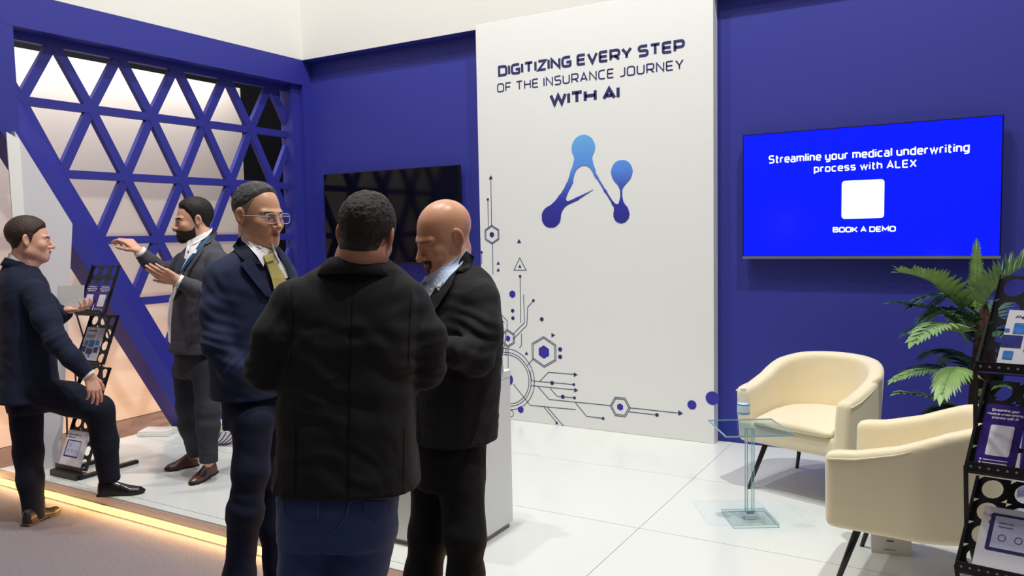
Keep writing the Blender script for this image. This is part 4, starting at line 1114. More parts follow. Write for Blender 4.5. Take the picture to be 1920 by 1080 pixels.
# ---------------------------------------------------------------- the five men
def man(name_label, ground_px, gz, d0):
    p = at(ground_px[0], ground_px[1], d0); base = np.array([p[0], p[1], gz])
    return empty('person', base, name_label, 'person'), base
A_ = at

# ---- man 4: back to the camera, black blazer and jeans
root, B4 = man('man with back turned, curly dark hair, black blazer and blue jeans', (640, 900), -.105, 2.35)
sk = skin_mat('skin_tan', S(186, 134, 108)); hm = hair_mat('short_curly_black_hair', S(44, 40, 38), 330, 1.8)
hm_thin = hair_mat('thin_crown', S(104, 84, 66), 200, 1.2)
c = A_(688, 444, 2.33); R = head_R(112, 12, 8)
nb4 = A_(668, 505, 2.34)
o4 = dict(hair=([-.13, -.10, -.06, -.035, -.012, .012, .03, .06, .09], [-.070, -.066, -.050, .000, .030, .000, .02, .05, .07]), thick=[.0012, .004, .009, .012], curl=.0045, neck=.069, fat=.008,
          stubble=(([-.13, -.10, -.06, -.03, -.01, .02], [-.115, -.105, -.085, -.03, .02, .05]), .06, hair_mat('nape_fade', S(112, 80, 66), 320, .6)))
body = person_head(root, B4, c, R, .96, o4, sk, hm, nb4)
tor = [(A_(670, 484, 2.35), .082, .078), (A_(668, 496, 2.35), .115, .09), (A_(664, 512, 2.35), .150, .103), (A_(660, 530, 2.35), .182, .115), (A_(657, 556, 2.35), .208, .128), (A_(655, 640, 2.35), .214, .142), (A_(654, 740, 2.35), .203, .145), (A_(653, 830, 2.35), .205, .150), (A_(652, 908, 2.35), .222, .158)]
LA = [(A_(551, 562, 2.33), .066), (A_(520, 630, 2.31), .068), (A_(503, 692, 2.33), .060), (A_(520, 700, 2.45), .052), (A_(560, 670, 2.66), .042)]
RA = [(A_(768, 572, 2.38), .066), (A_(793, 635, 2.38), .068), (A_(797, 690, 2.40), .060), (A_(785, 695, 2.50), .052), (A_(745, 660, 2.68), .042)]
def jk(P):
    d = loft(P, tor, 118, 2.6); d = smin(d, arm_sdf(P, LA), .022); d = smin(d, arm_sdf(P, RA), .022)
    # centre back seam and side seams pressed in
    return d
bj = fabric('black_blazer', S(36, 35, 36))
fl = [(LA[2][0], (0, 0, 1), .08, .045, .006), (RA[2][0], (0, 0, 1), .08, .045, .006), (A_(650, 700, 2.2), (.2, .2, 1), .13, .09, .0055), (A_(740, 560, 2.3), (.5, .2, -1), .06, .05, .004), (A_(680, 860, 2.2), (0.2, .1, 1), .12, .10, .005), (A_(780, 640, 2.3), (.3, 0, 1), .07, .05, .005)]
J4 = garment('jacket', jk, None, [(*t[0][:2], t[0][2], max(t[1], t[2])) for t in tor]+[(*a[0], a[1]) for a in LA+RA], .10, .008, bj, root, B4, fl, .004)
T4 = bvh_of([J4], B4)
collar('jacket_collar', A_(669, 499, 2.345), 112, 3, .079, .122, (.030, .006), (-.020, -.055), 48, bj, root, B4, 1.08, .005)
patch('back_seam', T4, [(662, 512), (655, 700), (652, 930)], [(663.5, 512), (656.5, 700), (653.5, 930)], M['seam'], root, B4, 40, 2, .0012, .001)
for u0 in (553, 757): patch('vent_seam', T4, [(u0, 800), (u0-1, 925)], [(u0+2, 800), (u0+1.5, 925)], M['seam'], root, B4, 24, 2, .0012, .001)
for pl in ([(545, 535), (549, 600), (541, 690)], [(770, 545), (768, 610), (765, 690)]): patch('sleeve_seam', T4, pl, [(u+1.8, v) for u, v in pl], M['seam'], root, B4, 24, 2, .0012, .001)
for pl in ([(527, 545), (518, 600), (510, 690)], [(800, 560), (792, 620), (800, 700)]): pass
jeans = mat('blue_denim', S(42, 62, 108), .85, bump=.5, bscale=500, var=.28, vscale=14, sheen=.1)
hip = [(A_(632, 1010, 2.34), .175, .125), (A_(634, 930, 2.34), .185, .130), (A_(640, 860, 2.34), .165, .115)]
LL = [(A_(582, 985, 2.34), .094), (A_(566, 1130, 2.33), .078), (A_(560, 1200, 2.33), .07), (A_(556, 1450, 2.36), .055)]
RL = [(A_(686, 985, 2.34), .094), (A_(664, 1130, 2.33), .080), (A_(668, 1200, 2.33), .07), (A_(672, 1450, 2.36), .055)]
def tr(P): return smin(smin(loft(P, hip, 118, 2.3), arm_sdf(P, LL, .04), .02), arm_sdf(P, RL, .04), .02)
T = garment('jeans', tr, None, [(*t[0][:2], t[0][2], max(t[1], t[2])) for t in hip]+[(*a[0], a[1]) for a in LL+RL], .11, .010, jeans, root, B4, [(A_(640, 1060, 2.22), (.6, .3, 1), .12, .08, .005)], .003)
tt = bvh_of([T], B4); jst = mat('denim_stitch', S(92, 108, 146), .8); jdk = mat('denim_pocket', S(43, 63, 110), .85, bump=.5, bscale=500, var=.28, vscale=14)
patch('back_pocket', tt, [(528, 938), (530, 965), (560, 980)], [(597, 938), (596, 972), (563, 981)], jdk, root, B4, 10, 5, .0005, .003)
patch('back_pocket', tt, [(680, 940), (684, 960), (704, 978)], [(736, 940), (734, 955), (708, 978)], jdk, root, B4, 10, 5, .0005, .003)
for pl in ([(529, 940), (531, 965), (562, 981)], [(596, 940), (595, 972), (562, 981)], [(655, 940), (648, 972), (625, 1000)]):
    patch('stitching', tt, pl, [(u+1.6, v) for u, v in pl], jst, root, B4, 10, 2, .0042, .001)
pcs = [add_hand(body, B4, LA[-1][0], CF+CR*.6, -CR*.3+np.array([0, 0, -1.]), 1, .5), add_hand(body, B4, RA[-1][0], CF-CR*.6, CR*.3+np.array([0, 0, -1.]), -1, .5)]
pcs.append(inner_body([[(nb4, .06), (A_(656, 700, 2.35), .11), (A_(640, 930, 2.35), .12)], [(LL[0][0], .06), (LL[2][0], .045), (LL[3][0], .035)], [(RL[0][0], .06), (RL[2][0], .045), (RL[3][0], .035)], [(LA[0][0], .035), (LA[2][0], .026), (LA[4][0], .022)], [(RA[0][0], .035), (RA[2][0], .026), (RA[4][0], .022)]], B4))
join_into(body, pcs)
nF = np.array([CF[0], CF[1], 0]); nR = np.array([CR[0], CR[1], 0])
for L_ in (LL, RL): shoe(root, B4, L_[-1][0]-nF*.10, L_[-1][0]+nF*.19, M['brown_leather'], M['sole'], -.105)

# ---- man 5: bald, black suit
root, B5 = man('bald man with goatee looking down, black suit and pale blue shirt', (845, 900), -.105, 2.95)
sk = skin_mat('skin_bronze', S(208, 152, 120), .36); hb5 = hair_mat('goatee_stubble', S(70, 50, 42), 300, .6)
c = A_(831, 447, 2.95); R = head_R(243, 20, -5); nb5 = A_(846, 512, 2.95)
o5 = dict(neck=.061, fat=.012, lid=.0016, mouth=.0030, brow=.003, browm=hair_mat('thin_brow', S(92, 60, 46), 300, .5),
          beard=([[.02, .05, .07, .085, .11], [-.10, -.075, -.055, -.045, -.043]], .0016, hb5, .045, .030))
body = person_head(root, B5, c, R, 1.10, o5, sk, hb5, nb5)
tor = [(A_(856, 498, 2.96), .085, .082), (A_(860, 512, 2.96), .13, .10), (A_(862, 528, 2.96), .165, .115), (A_(862, 550, 2.96), .192, .132), (A_(858, 600, 2.96), .205, .150), (A_(850, 680, 2.96), .200, .165), (A_(845, 760, 2.96), .198, .165), (A_(842, 816, 2.96), .206, .166)]
LA = [(A_(898, 562, 2.84), .074), (A_(903, 620, 2.80), .070), (A_(893, 672, 2.76), .060), (A_(855, 662, 2.70), .052), (A_(790, 640, 2.66), .042)]
RA = [(A_(815, 560, 3.12), .068), (A_(800, 620, 3.14), .064), (A_(790, 680, 3.10), .056), (A_(770, 660, 2.98), .050), (A_(745, 640, 2.88), .042)]
def jk(P): return smin(smin(loft(P, tor, 238, 2.5), arm_sdf(P, LA), .022), arm_sdf(P, RA), .02)
bj5 = fabric('black_suit_cloth', S(38, 37, 39))
fl = [(A_(885, 650, 2.75), (.3, .3, 1), .07, .040, .009), (A_(905, 570, 2.8), (.2, 0, 1), .06, .06, .004), (A_(850, 650, 2.7), (1, .4, .6), .05, .035, .006), (A_(880, 760, 2.85), (.2, .1, 1), .10, .09, .004), (A_(905, 610, 2.76), (.4, .2, 1), .05, .045, .006)]
J5 = garment('jacket', jk, None, [(*t[0][:2], t[0][2], max(t[1], t[2])) for t in tor]+[(*a[0], a[1]) for a in LA+RA], .10, .008, bj5, root, B5, fl, .004)
T5 = bvh_of([J5, body], B5)
patch('shirt_front', T5, [(797, 520), (787, 532), (786, 560), (784, 590)], [(862, 480), (838, 505), (818, 535), (796, 575)], M['shirt_blue'], root, B5, 12, 6, .004, .003)
patch('shirt_collar', T5, [(812, 530), (832, 510), (858, 487), (875, 466)], [(822, 545), (843, 518), (866, 495), (878, 472)], M['shirt_blue'], root, B5, 12, 4, .012, .004)
patch('shirt_collar', T5, [(797, 517), (806, 523)], [(790, 534), (806, 543)], M['shirt_blue'], root, B5, 5, 4, .010, .004)
patch('placket_button', T5, [(806, 540), (806, 544)], [(810, 540), (810, 544)], M['shirt_white'], root, B5, 3, 3, .014, .002)
patch('lapel', T5, [(869, 490), (843, 520), (820, 550), (800, 585), (798, 600)], [(888, 497), (865, 512), (858, 502.5), (846, 535), (800, 606)], bj5, root, B5, 16, 5, .012, .004)
patch('jacket_collar', T5, [(874, 470), (862, 487), (858, 499)], [(890, 482), (884, 497), (862, 508)], bj5, root, B5, 8, 4, .013, .004)
patch('lapel', T5, [(790, 512), (782, 525), (779, 540)], [(800, 516), (792, 532), (784, 552)], bj5, root, B5, 8, 4, .010, .004)
patch('lapel_badge', T5, [(821.5, 531), (818, 537)], [(830.5, 527), (826, 537)], M['badge'], root, B5, 3, 3, .018, .003)
patch('chest_pocket', T5, [(812, 576), (812, 579)], [(838, 573), (838, 576)], fabric('black_pocket_welt', S(30, 30, 31)), root, B5, 3, 5, .001, .002)
tc5 = fabric('black_trouser_cloth', S(30, 29, 31))
hip = [(A_(838, 905, 2.95), .165, .130), (A_(840, 850, 2.95), .175, .135), (A_(843, 800, 2.95), .165, .13)]
LL = [(A_(862, 880, 2.88), .094), (A_(872, 1000, 2.85), .076), (A_(874, 1080, 2.87), .066), (A_(880, 1258, 2.9), .054)]
RL = [(A_(815, 880, 3.0), .090), (A_(805, 1000, 3.0), .078), (A_(792, 1080, 3.0), .068), (A_(785, 1240, 3.05), .054)]
def tr(P): return smin(smin(loft(P, hip, 238, 2.3), arm_sdf(P, LL, .04), .02), arm_sdf(P, RL, .04), .015)
garment('trousers', tr, None, [(*t[0][:2], t[0][2], max(t[1], t[2])) for t in hip]+[(*a[0], a[1]) for a in LL+RL], .11, .010, tc5, root, B5, [(A_(868, 1010, 2.78), (.3, .2, 1), .10, .09, .005)], .004)
pcs = [add_hand(body, B5, LA[-1][0], -CR+CF*.1, CF, 1, .6), add_hand(body, B5, RA[-1][0], -CR, -CF, -1, .6)]
pcs.append(inner_body([[(nb5, .06), (A_(852, 700, 2.96), .11), (A_(842, 850, 2.96), .11)], [(L_[0][0], .06) for L_ in (LL, RL)], [(LL[0][0], .06), (LL[2][0], .045), (LL[3][0], .035)], [(RL[0][0], .06), (RL[2][0], .045), (RL[3][0], .035)], [(LA[0][0], .035), (LA[2][0], .026), (LA[4][0], .022)], [(RA[0][0], .035), (RA[2][0], .026), (RA[4][0], .022)]], B5))
join_into(body, pcs)
f5 = np.array([math.cos(math.radians(238)), math.sin(math.radians(238)), 0])
for L_ in (LL, RL): shoe(root, B5, L_[-1][0]-f5*.10, L_[-1][0]+f5*.19, M['dark_leather'], M['sole'], -.105)

# ---- man 3: navy suit, glasses, gold tie
root, B3 = man('man in glasses with grey receding hair, navy suit and gold tie', (470, 900), -.105, 3.3)
sk = skin_mat('skin_olive', S(206, 154, 124), .40); hm3 = hair_mat('grey_curly_hair', S(72, 70, 70), 320, 1.6); hs3 = hair_mat('cropped_grey_sides', S(140, 120, 106), 320, .6)
c = A_(486, 407, 3.3); R = head_R(1, 5, 0); nb3 = A_(482, 478, 3.31)
o3 = dict(hair=([-.13, -.10, -.06, -.02, .01, .03, .05, .07], [-.01, .000, .022, .036, .046, .068, .092, .104]), thick=[.001, .0018, .0045, .011], curl=.0035, neck=.060, fat=.004, brow=.0035, browm=hair_mat('dark_brow', S(60, 48, 42), 300, .6),
          stubble=(([-.13, -.10, -.06, -.035, -.012, .006, .018, .035, .06], [-.050, -.048, -.03, .0, .022, -.005, .030, .070, .11]), .075, hs3), front=(.048, .07), lid=.0036)
body = person_head(root, B3, c, R, 1.08, o3, sk, hm3, nb3)
# spectacles
gl = empty('tmp', (0, 0, 0), None, None); bpy.data.objects.remove(gl)
def HW(p, s=1.08): return Vector(tuple(c+R@(np.array(p)*s)-B3))
bm = bmesh.new()
for sx in (-1, 1):
    pts = [HW((sx*(.035+.026*math.copysign(abs(math.cos(a))**.6, math.cos(a))), .104-.14*abs(.035+.026*math.cos(a))**1.35*1.0, .000+.019*math.copysign(abs(math.sin(a))**.6, math.sin(a)))) for a in np.linspace(0, 2*PI, 29)]
    add_tube(bm, pts, .0017, 6); add_tube(bm, [HW((sx*.061, .098, .008)), HW((sx*.074, .088, .008)), HW((sx*.083, .02, .006)), HW((sx*.082, -.012, .004))], .0017, 6)
add_tube(bm, [HW((-.010, .108, .004)), HW((0, .110, .007)), HW((.010, .108, .004))], .0019, 6)
gf = bm_obj('spectacles', bm, M['frame_clear'], root, True)
for sx in (-1, 1):
    bm = bmesh.new(); ctr = bm.verts.new(HW((sx*.035, .1030, 0)))
    ring = [bm.verts.new(HW((sx*(.035+.026*math.copysign(abs(math.cos(a))**.6, math.cos(a))), .1035-.14*abs(.035+.026*math.cos(a))**1.35, .019*math.copysign(abs(math.sin(a))**.6, math.sin(a))))) for a in np.linspace(0, 2*PI, 28, endpoint=False)]
    for i in range(28): bm.faces.new((ctr, ring[i], ring[(i+1) % 28]))
    bm_obj('lens', bm, M['lens'], gf, True)
tor = [(A_(484, 462, 3.31), .078, .074), (A_(482, 474, 3.31), .115, .09), (A_(478, 488, 3.31), .155, .105), (A_(474, 506, 3.31), .185, .118), (A_(472, 540, 3.3), .195, .130), (A_(472, 620, 3.3), .182, .132), (A_(474, 700, 3.3), .168, .136), (A_(474, 740, 3.3), .175, .142)]
RA = [(A_(418, 520, 3.24), .074), (A_(408, 580, 3.18), .070), (A_(409, 645, 3.14), .060), (A_(435, 692, 3.14), .053), (A_(474, 735, 3.20), .044)]
LA = [(A_(528, 522, 3.42), .070), (A_(545, 590, 3.45), .064), (A_(552, 660, 3.40), .056), (A_(540, 720, 3.30), .044)]
def jk(P): return smin(smin(loft(P, tor, 352, 2.5), arm_sdf(P, RA), .02), arm_sdf(P, LA), .02)
nv = fabric('navy_suit_cloth', S(40, 47, 74))
fl = [(A_(400, 650, 3.08), (.3, .2, 1), .065, .036, .009), (A_(430, 690, 3.05), (1, .5, -.7), .05, .030, .008), (A_(400, 590, 3.1), (.5, .2, 1), .06, .05, .005), (A_(400, 530, 3.15), (.7, .2, 1), .05, .05, .004), (A_(450, 730, 3.1), (.6, .3, 1), .05, .045, .004)]
J3 = garment('jacket', jk, None, [(*t[0][:2], t[0][2], max(t[1], t[2])) for t in tor]+[(*a[0], a[1]) for a in LA+RA], .10, .008, nv, root, B3, fl, .004)
T3 = bvh_of([J3, body], B3)
patch('shirt_front', T3, [(466, 452), (490, 480), (500, 500), (512, 530)], [(512, 470), (524, 485), (536, 500), (542, 520)], M['shirt_white'], root, B3, 12, 6, .003, .003)
tie = patch('tie', T3, [(497, 482), (500, 492), (504, 505), (510, 525), (518, 560)], [(512, 478), (516, 490), (524, 502), (535, 520), (545, 560)], M['tie'], root, B3, 14, 4, .014, .006)
patch('tie_knot', T3, [(494, 479), (499, 492)], [(513, 474), (514, 488)], M['tie'], root, B3, 5, 4, .022, .007)
patch('shirt_collar', T3, [(452, 438), (466, 452), (488, 476), (497, 487)], [(452, 450), (466, 462), (482, 480), (494, 500)], M['shirt_white'], root, B3, 12, 4, .014, .005)
patch('shirt_collar', T3, [(509, 456), (512, 470)], [(514, 458), (524, 492)], M['shirt_white'], root, B3, 8, 4, .014, .005)
patch('lapel', T3, [(470, 484), (482, 500), (500, 530), (515, 560)], [(458, 489.5), (450, 494), (470, 520), (498, 555)], nv, root, B3, 14, 5, .014, .005)
nv2 = fabric('navy_collar_cloth', S(24, 28, 46))
patch('jacket_collar', T3, [(450, 443), (464, 462), (484, 488), (491, 496)], [(436, 462), (444, 475), (458, 488), (474, 494)], nv2, root, B3, 12, 5, .012, .005)
patch('lapel', T3, [(514, 462), (524, 480), (536, 500), (546, 530)], [(524, 468), (534, 480), (545, 496), (553, 530)], nv, root, B3, 10, 4, .012, .005)
tcl = fabric('navy_trouser_cloth', S(32, 35, 56))
hip = [(A_(478, 800, 3.3), .128, .110), (A_(478, 750, 3.3), .138, .115), (A_(476, 700, 3.3), .138, .11)]
RL = [(A_(474, 790, 3.22), .088), (A_(470, 880, 3.2), .072), (A_(459, 960, 3.2), .069), (A_(449, 1080, 3.24), .062), (A_(446, 1170, 3.3), .058)]
LL = [(A_(494, 780, 3.36), .088), (A_(506, 900, 3.36), .072), (A_(516, 990, 3.36), .064), (A_(524, 1150, 3.4), .056)]
def tr(P): return smin(smin(loft(P, hip, 350, 2.3), arm_sdf(P, LL, .04), .02), arm_sdf(P, RL, .04), .015)
garment('trousers', tr, None, [(*t[0][:2], t[0][2], max(t[1], t[2])) for t in hip]+[(*a[0], a[1]) for a in LL+RL], .11, .010, tcl, root, B3, [(A_(455, 960, 3.12), (.3, .2, 1), .09, .06, .006), (A_(460, 830, 3.1), (.6, .2, 1), .07, .06, .004)], .003)
ax = RA[-1][0]-RA[-2][0]
cuff(root, B3, RA[-1][0], ax, .041, M['shirt_white'], .012)
pcs = [add_hand(body, B3, RA[-1][0]+unit(ax)*.005, unit(ax)*.3+CD*.5+CF*1.0, CR, 1, .35, thumb=(.3, 1, 0)), add_hand(body, B3, LA[-1][0], CD+.2*CR, -CR, -1, .5)]
pcs.append(inner_body([[(nb3, .058), (A_(468, 640, 3.3), .105), (A_(466, 760, 3.3), .11)], [(LL[0][0], .06), (LL[2][0], .045), (LL[3][0], .035)], [(RL[0][0], .06), (RL[2][0], .045), (RL[4][0], .035)], [(LA[0][0], .035), (LA[2][0], .026), (LA[3][0], .022)], [(RA[0][0], .035), (RA[2][0], .026), (RA[4][0], .022)]], B3))
join_into(body, pcs)
f3 = np.array([math.cos(math.radians(325)), math.sin(math.radians(325)), 0])
for L_ in (LL, RL): shoe(root, B3, L_[-1][0]-f3*.10, L_[-1][0]+f3*.19, M['dark_leather'], M['sole'], -.105)

# ---- man 2: charcoal suit, beard, gesturing
root, B2 = man('bearded man in charcoal suit gesturing with both hands beside the lattice', (368, 880), 0.0, 5.05)
sk = skin_mat('skin_fair_tan', S(216, 164, 136)); hm2 = hair_mat('slick_dark_hair', S(30, 25, 24), 120, .7, (1, .25, 1)); bd2 = hair_mat('dark_beard', S(44, 35, 32), 300, 1)
c = A_(362, 415, 5.05); R = head_R(243, 4, 0); nb2 = A_(384, 462, 5.06)
o2 = dict(hair=([-.13, -.10, -.06, -.035, -.012, .006, .022, .05, .08], [-.050, -.050, -.040, .000, .028, -.022, .032, .070, .090]), thick=[.001, .0025, .006, .017], curl=.001, neck=.060, brow=.0055,
          beard=([[.0, .02, .05, .075, .09, .11], [-.022, -.044, -.055, -.054, -.0465, -.044]], .0050, bd2, .006), lid=.0034)
body = person_head(root, B2, c, R, 1.10, o2, sk, hm2, nb2)
tor = [(A_(384, 452, 5.06), .082, .078), (A_(383, 460, 5.06), .115, .09), (A_(380, 469, 5.06), .155, .108), (A_(377, 480, 5.06), .183, .122), (A_(373, 505, 5.05), .198, .132), (A_(369, 565, 5.05), .188, .136), (A_(368, 615, 5.05), .190, .142), (A_(368, 658, 5.05), .205, .150)]
LA = [(A_(408, 490, 4.94), .074), (A_(410, 525, 4.86), .068), (A_(398, 552, 4.80), .060), (A_(368, 543, 4.74), .052), (A_(338, 528, 4.70), .045)]
RA = [(A_(345, 492, 5.20), .072), (A_(325, 510, 5.18), .064), (A_(303, 507, 5.12), .056), (A_(280, 490, 5.06), .050), (A_(264, 474, 5.02), .045)]
def jk(P): return smin(smin(loft(P, tor, 254, 2.5), arm_sdf(P, LA), .02), arm_sdf(P, RA), .02)
gs = fabric('charcoal_suit_cloth', S(74, 74, 82))
fl = [(A_(395, 548, 4.74), (.8, .3, .5), .06, .036, .008), (A_(365, 545, 4.7), (1, .4, .2), .05, .036, .005), (A_(420, 510, 4.85), (.3, .2, 1), .05, .05, .004), (A_(370, 600, 4.9), (.2, 0, 1), .08, .07, .003)]
J2 = garment('jacket', jk, None, [(*t[0][:2], t[0][2], max(t[1], t[2])) for t in tor]+[(*a[0], a[1]) for a in LA+RA], .10, .0085, gs, root, B2, fl, .003)
T2 = bvh_of([J2, body], B2)
patch('shirt_front', T2, [(352, 452), (346, 480), (334, 520), (317, 560), (314, 600), (316, 640)], [(388, 434), (366, 468), (345, 506), (325, 560), (321, 600), (320, 645)], M['shirt_white'], root, B2, 20, 6, .003, .003)
patch('shirt_collar', T2, [(353, 455), (372, 446), (392, 433), (398, 426)], [(350, 464), (368, 456), (388, 444), (398, 432)], M['shirt_white'], root, B2, 10, 4, .012, .005)
patch('lapel', T2, [(388, 450), (372, 470), (352, 500), (334, 530), (326, 560)], [(396, 454), (381, 458), (383, 466), (360, 500), (336, 545)], gs, root, B2, 14, 5, .012, .005)
patch('jacket_collar', T2, [(399, 431), (390, 444), (380, 456)], [(408, 436), (402, 448), (388, 458)], gs, root, B2, 8, 4, .012, .005)
patch('lanyard', T2, [(392, 440), (372, 462), (352, 486), (336, 512)], [(396, 444), (378, 464), (358, 488), (340, 512)], M['lanyard'], root, B2, 14, 3, .016, .003)
patch('lanyard', T2, [(345, 485), (336, 500), (330, 514)], [(349, 485), (341, 500), (334, 514)], M['lanyard'], root, B2, 10, 3, .008, .003)
patch('lapel_badge', T2, [(364, 469), (361.5, 475)], [(370, 467.5), (367, 475)], M['badge'], root, B2, 3, 3, .020, .003)
gt = fabric('charcoal_trouser_cloth', S(60, 60, 67))
hip = [(A_(366, 705, 5.05), .145, .120), (A_(367, 670, 5.05), .158, .125), (A_(368, 620, 5.05), .150, .12)]
LL = [(A_(385, 690, 4.98), .088), (A_(390, 765, 4.97), .072), (A_(390, 800, 4.97), .066), (A_(391, 866, 5.00), .056)]
RL = [(A_(348, 690, 5.14), .084), (A_(352, 765, 5.12), .070), (A_(357, 800, 5.14), .064), (A_(368, 852, 5.22), .052)]
def tr(P): return smin(smin(loft(P, hip, 250, 2.3), arm_sdf(P, LL, .04), .018), arm_sdf(P, RL, .04), .012)
garment('trousers', tr, None, [(*t[0][:2], t[0][2], max(t[1], t[2])) for t in hip]+[(*a[0], a[1]) for a in LL+RL], .11, .0095, gt, root, B2, [(A_(391, 848, 4.93), (0, 0, 1), .05, .035, .006), (A_(366, 836, 5.1), (0, 0, 1), .05, .035, .006), (A_(385, 790, 4.9), (.3, .1, 1), .07, .07, .004)], .003)
axl, axr = LA[-1][0]-LA[-2][0], RA[-1][0]-RA[-2][0]
cuff(root, B2, LA[-1][0], axl, .040, M['shirt_white'], .014); cuff(root, B2, RA[-1][0], axr, .040, M['shirt_white'], .016)
UPV = np.array([0, 0, 1.])
hl = A_(283, 503, 4.62)-LA[-1][0]
pcs = [add_hand(body, B2, LA[-1][0]+unit(axl)*.012, hl, CF+.3*UPV, 1, (.12, .14, .18, .22), s=1.06, spread=-.035, thumb=(.45, .9, .1), tc=.15),
       add_hand(body, B2, RA[-1][0]+unit(axr)*.014, unit(-CR*.75+UPV*.75-CF*.1), -CR*.6-UPV*.5+CF*.3, 1, (.55, .75, .9, 1.0), s=1.06, thumb=(.35, .8, .5), tc=.3)]
pcs.append(inner_body([[(nb2, .058), (A_(370, 560, 5.05), .105), (A_(367, 670, 5.05), .11)], [(LL[0][0], .06), (LL[2][0], .045), (LL[3][0], .035)], [(RL[0][0], .06), (RL[2][0], .045), (RL[3][0], .035)], [(LA[0][0], .035), (LA[2][0], .026), (LA[4][0], .022)], [(RA[0][0], .035), (RA[2][0], .026), (RA[4][0], .022)]], B2))
join_into(body, pcs)
shoe(root, B2, on_axis(372, 872, 2, 0), on_axis(309, 884, 2, 0), M['brown_leather'], M['sole'], 0.0)
shoe(root, B2, on_axis(403, 886, 2, 0), on_axis(358, 911, 2, 0), M['brown_leather'], M['sole'], 0.0)

# ---- man 1: dark navy suit, one foot on the platform
root, B1 = man('man in dark navy suit at left with one foot up on the platform', (60, 980), -.105, 4.62)
sk = skin_mat('skin_pale', S(222, 168, 146)); hm1 = hair_mat('short_brown_hair', S(62, 47, 40), 200, .9)
c = A_(57, 451, 4.65); R = head_R(57, 3, 0); nb1 = A_(40, 498, 4.66)
o1 = dict(hair=([-.14, -.10, -.06, -.035, -.012, .006, .020, .05, .08], [-.06, -.060, -.045, .000, .028, -.020, .030, .062, .080]), thick=[.002, .007, .012, .014], curl=.002, neck=.060, fat=.006, brow=.0035)
body = person_head(root, B1, c, R, 1.06, o1, sk, hm1, nb1)
tor = [(A_(37, 492, 4.66), .080, .076), (A_(37, 502, 4.66), .115, .09), (A_(39, 513, 4.66), .155, .108), (A_(42, 528, 4.66), .185, .125), (A_(46, 560, 4.66), .205, .140), (A_(50, 640, 4.66), .198, .150), (A_(50, 700, 4.66), .200, .158), (A_(54, 748, 4.66), .212, .170)]
RA = [(A_(66, 548, 4.53), .074), (A_(88, 600, 4.47), .070), (A_(106, 640, 4.43), .060), (A_(136, 672, 4.42), .052), (A_(165, 702, 4.45), .044)]
LA = [(A_(70, 540, 4.86), .070), (A_(92, 575, 4.94), .060), (A_(106, 596, 4.98), .052), (A_(120, 588, 4.99), .044), (A_(128, 582, 4.98), .040)]
def jk(P): return smin(smin(loft(P, tor, 70, 2.5), arm_sdf(P, RA), .02), arm_sdf(P, LA), .02)
dn = fabric('dark_navy_cloth', S(29, 34, 54))
fl = [(A_(105, 640, 4.4), (.6, .3, -1), .07, .045, .005), (A_(70, 560, 4.5), (.6, .2, -1), .06, .06, .004), (A_(60, 680, 4.5), (.2, 0, 1), .10, .09, .003)]
J1 = garment('jacket', jk, None, [(*t[0][:2], t[0][2], max(t[1], t[2])) for t in tor]+[(*a[0], a[1]) for a in LA+RA], .10, .0085, dn, root, B1, fl, .003)
T1 = bvh_of([J1], B1)
collar('shirt_collar', A_(40, 492, 4.655), 62, 14, .069, .078, (.042, .012), (-.02, -.04), 14, M['shirt_white'], root, B1, 1.0)
collar('jacket_collar', A_(38, 497, 4.655), 66, 14, .081, .100, (.030, .010), (-.02, -.05), 38, dn, root, B1, 1.0, .004)
hip = [(A_(58, 770, 4.64), .145, .125), (A_(54, 725, 4.64), .162, .140), (A_(50, 680, 4.64), .160, .14)]
RL = [(A_(72, 735, 4.58), .100), (A_(130, 748, 4.62), .095), (A_(186, 768, 4.68), .082), (A_(196, 830, 4.74), .072), (A_(206, 900, 4.80), .062)]
LL = [(A_(48, 760, 4.68), .096), (A_(53, 850, 4.66), .076), (A_(57, 900, 4.65), .068), (A_(64, 972, 4.66), .058)]
def tr(P): return smin(smin(loft(P, hip, 66, 2.3), arm_sdf(P, LL, .04), .02), arm_sdf(P, RL, .04), .018)
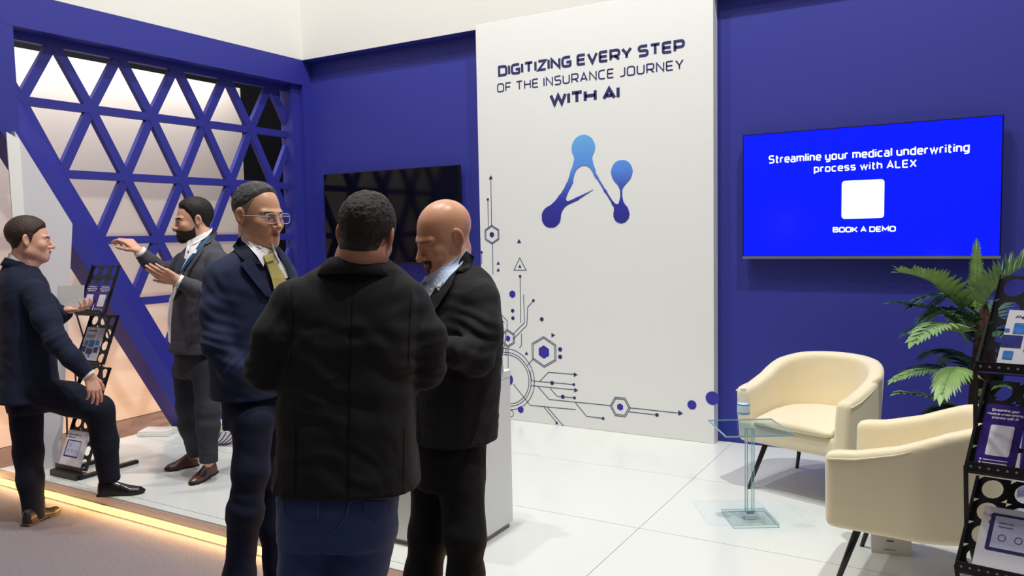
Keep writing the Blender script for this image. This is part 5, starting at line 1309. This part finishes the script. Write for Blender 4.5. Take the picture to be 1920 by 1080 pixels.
dt = fabric('dark_navy_trouser_cloth', S(24, 27, 42))
garment('trousers', tr, None, [(*t[0][:2], t[0][2], max(t[1], t[2])) for t in hip]+[(*a[0], a[1]) for a in LL+RL], .12, .0095, dt, root, B1, [(A_(120, 750, 4.5), (.3, .1, 1), .09, .05, .005), (A_(200, 830, 4.65), (.5, .2, 1), .06, .06, .003)], .003)
ax = RA[-1][0]-RA[-2][0]; cuff(root, B1, RA[-1][0], ax, .039, M['shirt_white'], .010)
fd = A_(180, 745, 4.45)-RA[-1][0]
pcs = [add_hand(body, B1, RA[-1][0]+unit(ax)*.008, fd, -CR*.7-UPV*.2+CF*.5, 1, (.35, .4, .45, .55), s=1.0, thumb=(.6, .7, .3), spread=.05),
       add_hand(body, B1, LA[-1][0], CR+UPV*.1, UPV, -1, (.5, .6, .7, .8), s=.95)]
pcs.append(inner_body([[(nb1, .058), (A_(46, 620, 4.66), .105), (A_(54, 730, 4.66), .11)], [(LL[0][0], .06), (LL[2][0], .045), (LL[3][0], .035)], [(RL[0][0], .06), (RL[2][0], .05), (RL[4][0], .035)], [(LA[0][0], .035), (LA[2][0], .026), (LA[4][0], .022)], [(RA[0][0], .035), (RA[2][0], .026), (RA[4][0], .022)]], B1))
join_into(body, pcs)
shoe(root, B1, on_axis(184, 930, 2, 0), on_axis(272, 924, 2, 0), M['dark_leather'], M['sole'], 0.0)
shoe(root, B1, on_axis(46, 988, 2, -.105), on_axis(111, 958, 2, -.105), M['olive_leather'], M['sole_tan'], -.105)
# glossy folder in his left hand
fo = A_(132, 560, 4.99)
fdn = empty('folder', fo, 'silver glossy folder held by the man with his foot up', 'folder', math.radians(30))
box('cover', (-.085, -.004, -.055), (.085, .002, .085), mat('silver_card', S(205, 202, 200), .3), fdn, .001, Matrix.Rotation(math.radians(-12), 4, 'X'))
bm = bmesh.new(); rrect(bm, lambda x, y: (x, -.0065-.0*y, y), -.05, -.04, -.01, -.01, .01); bm_obj('logo_print', bm, mat('azure_print', S(50, 130, 210), .5), fdn)
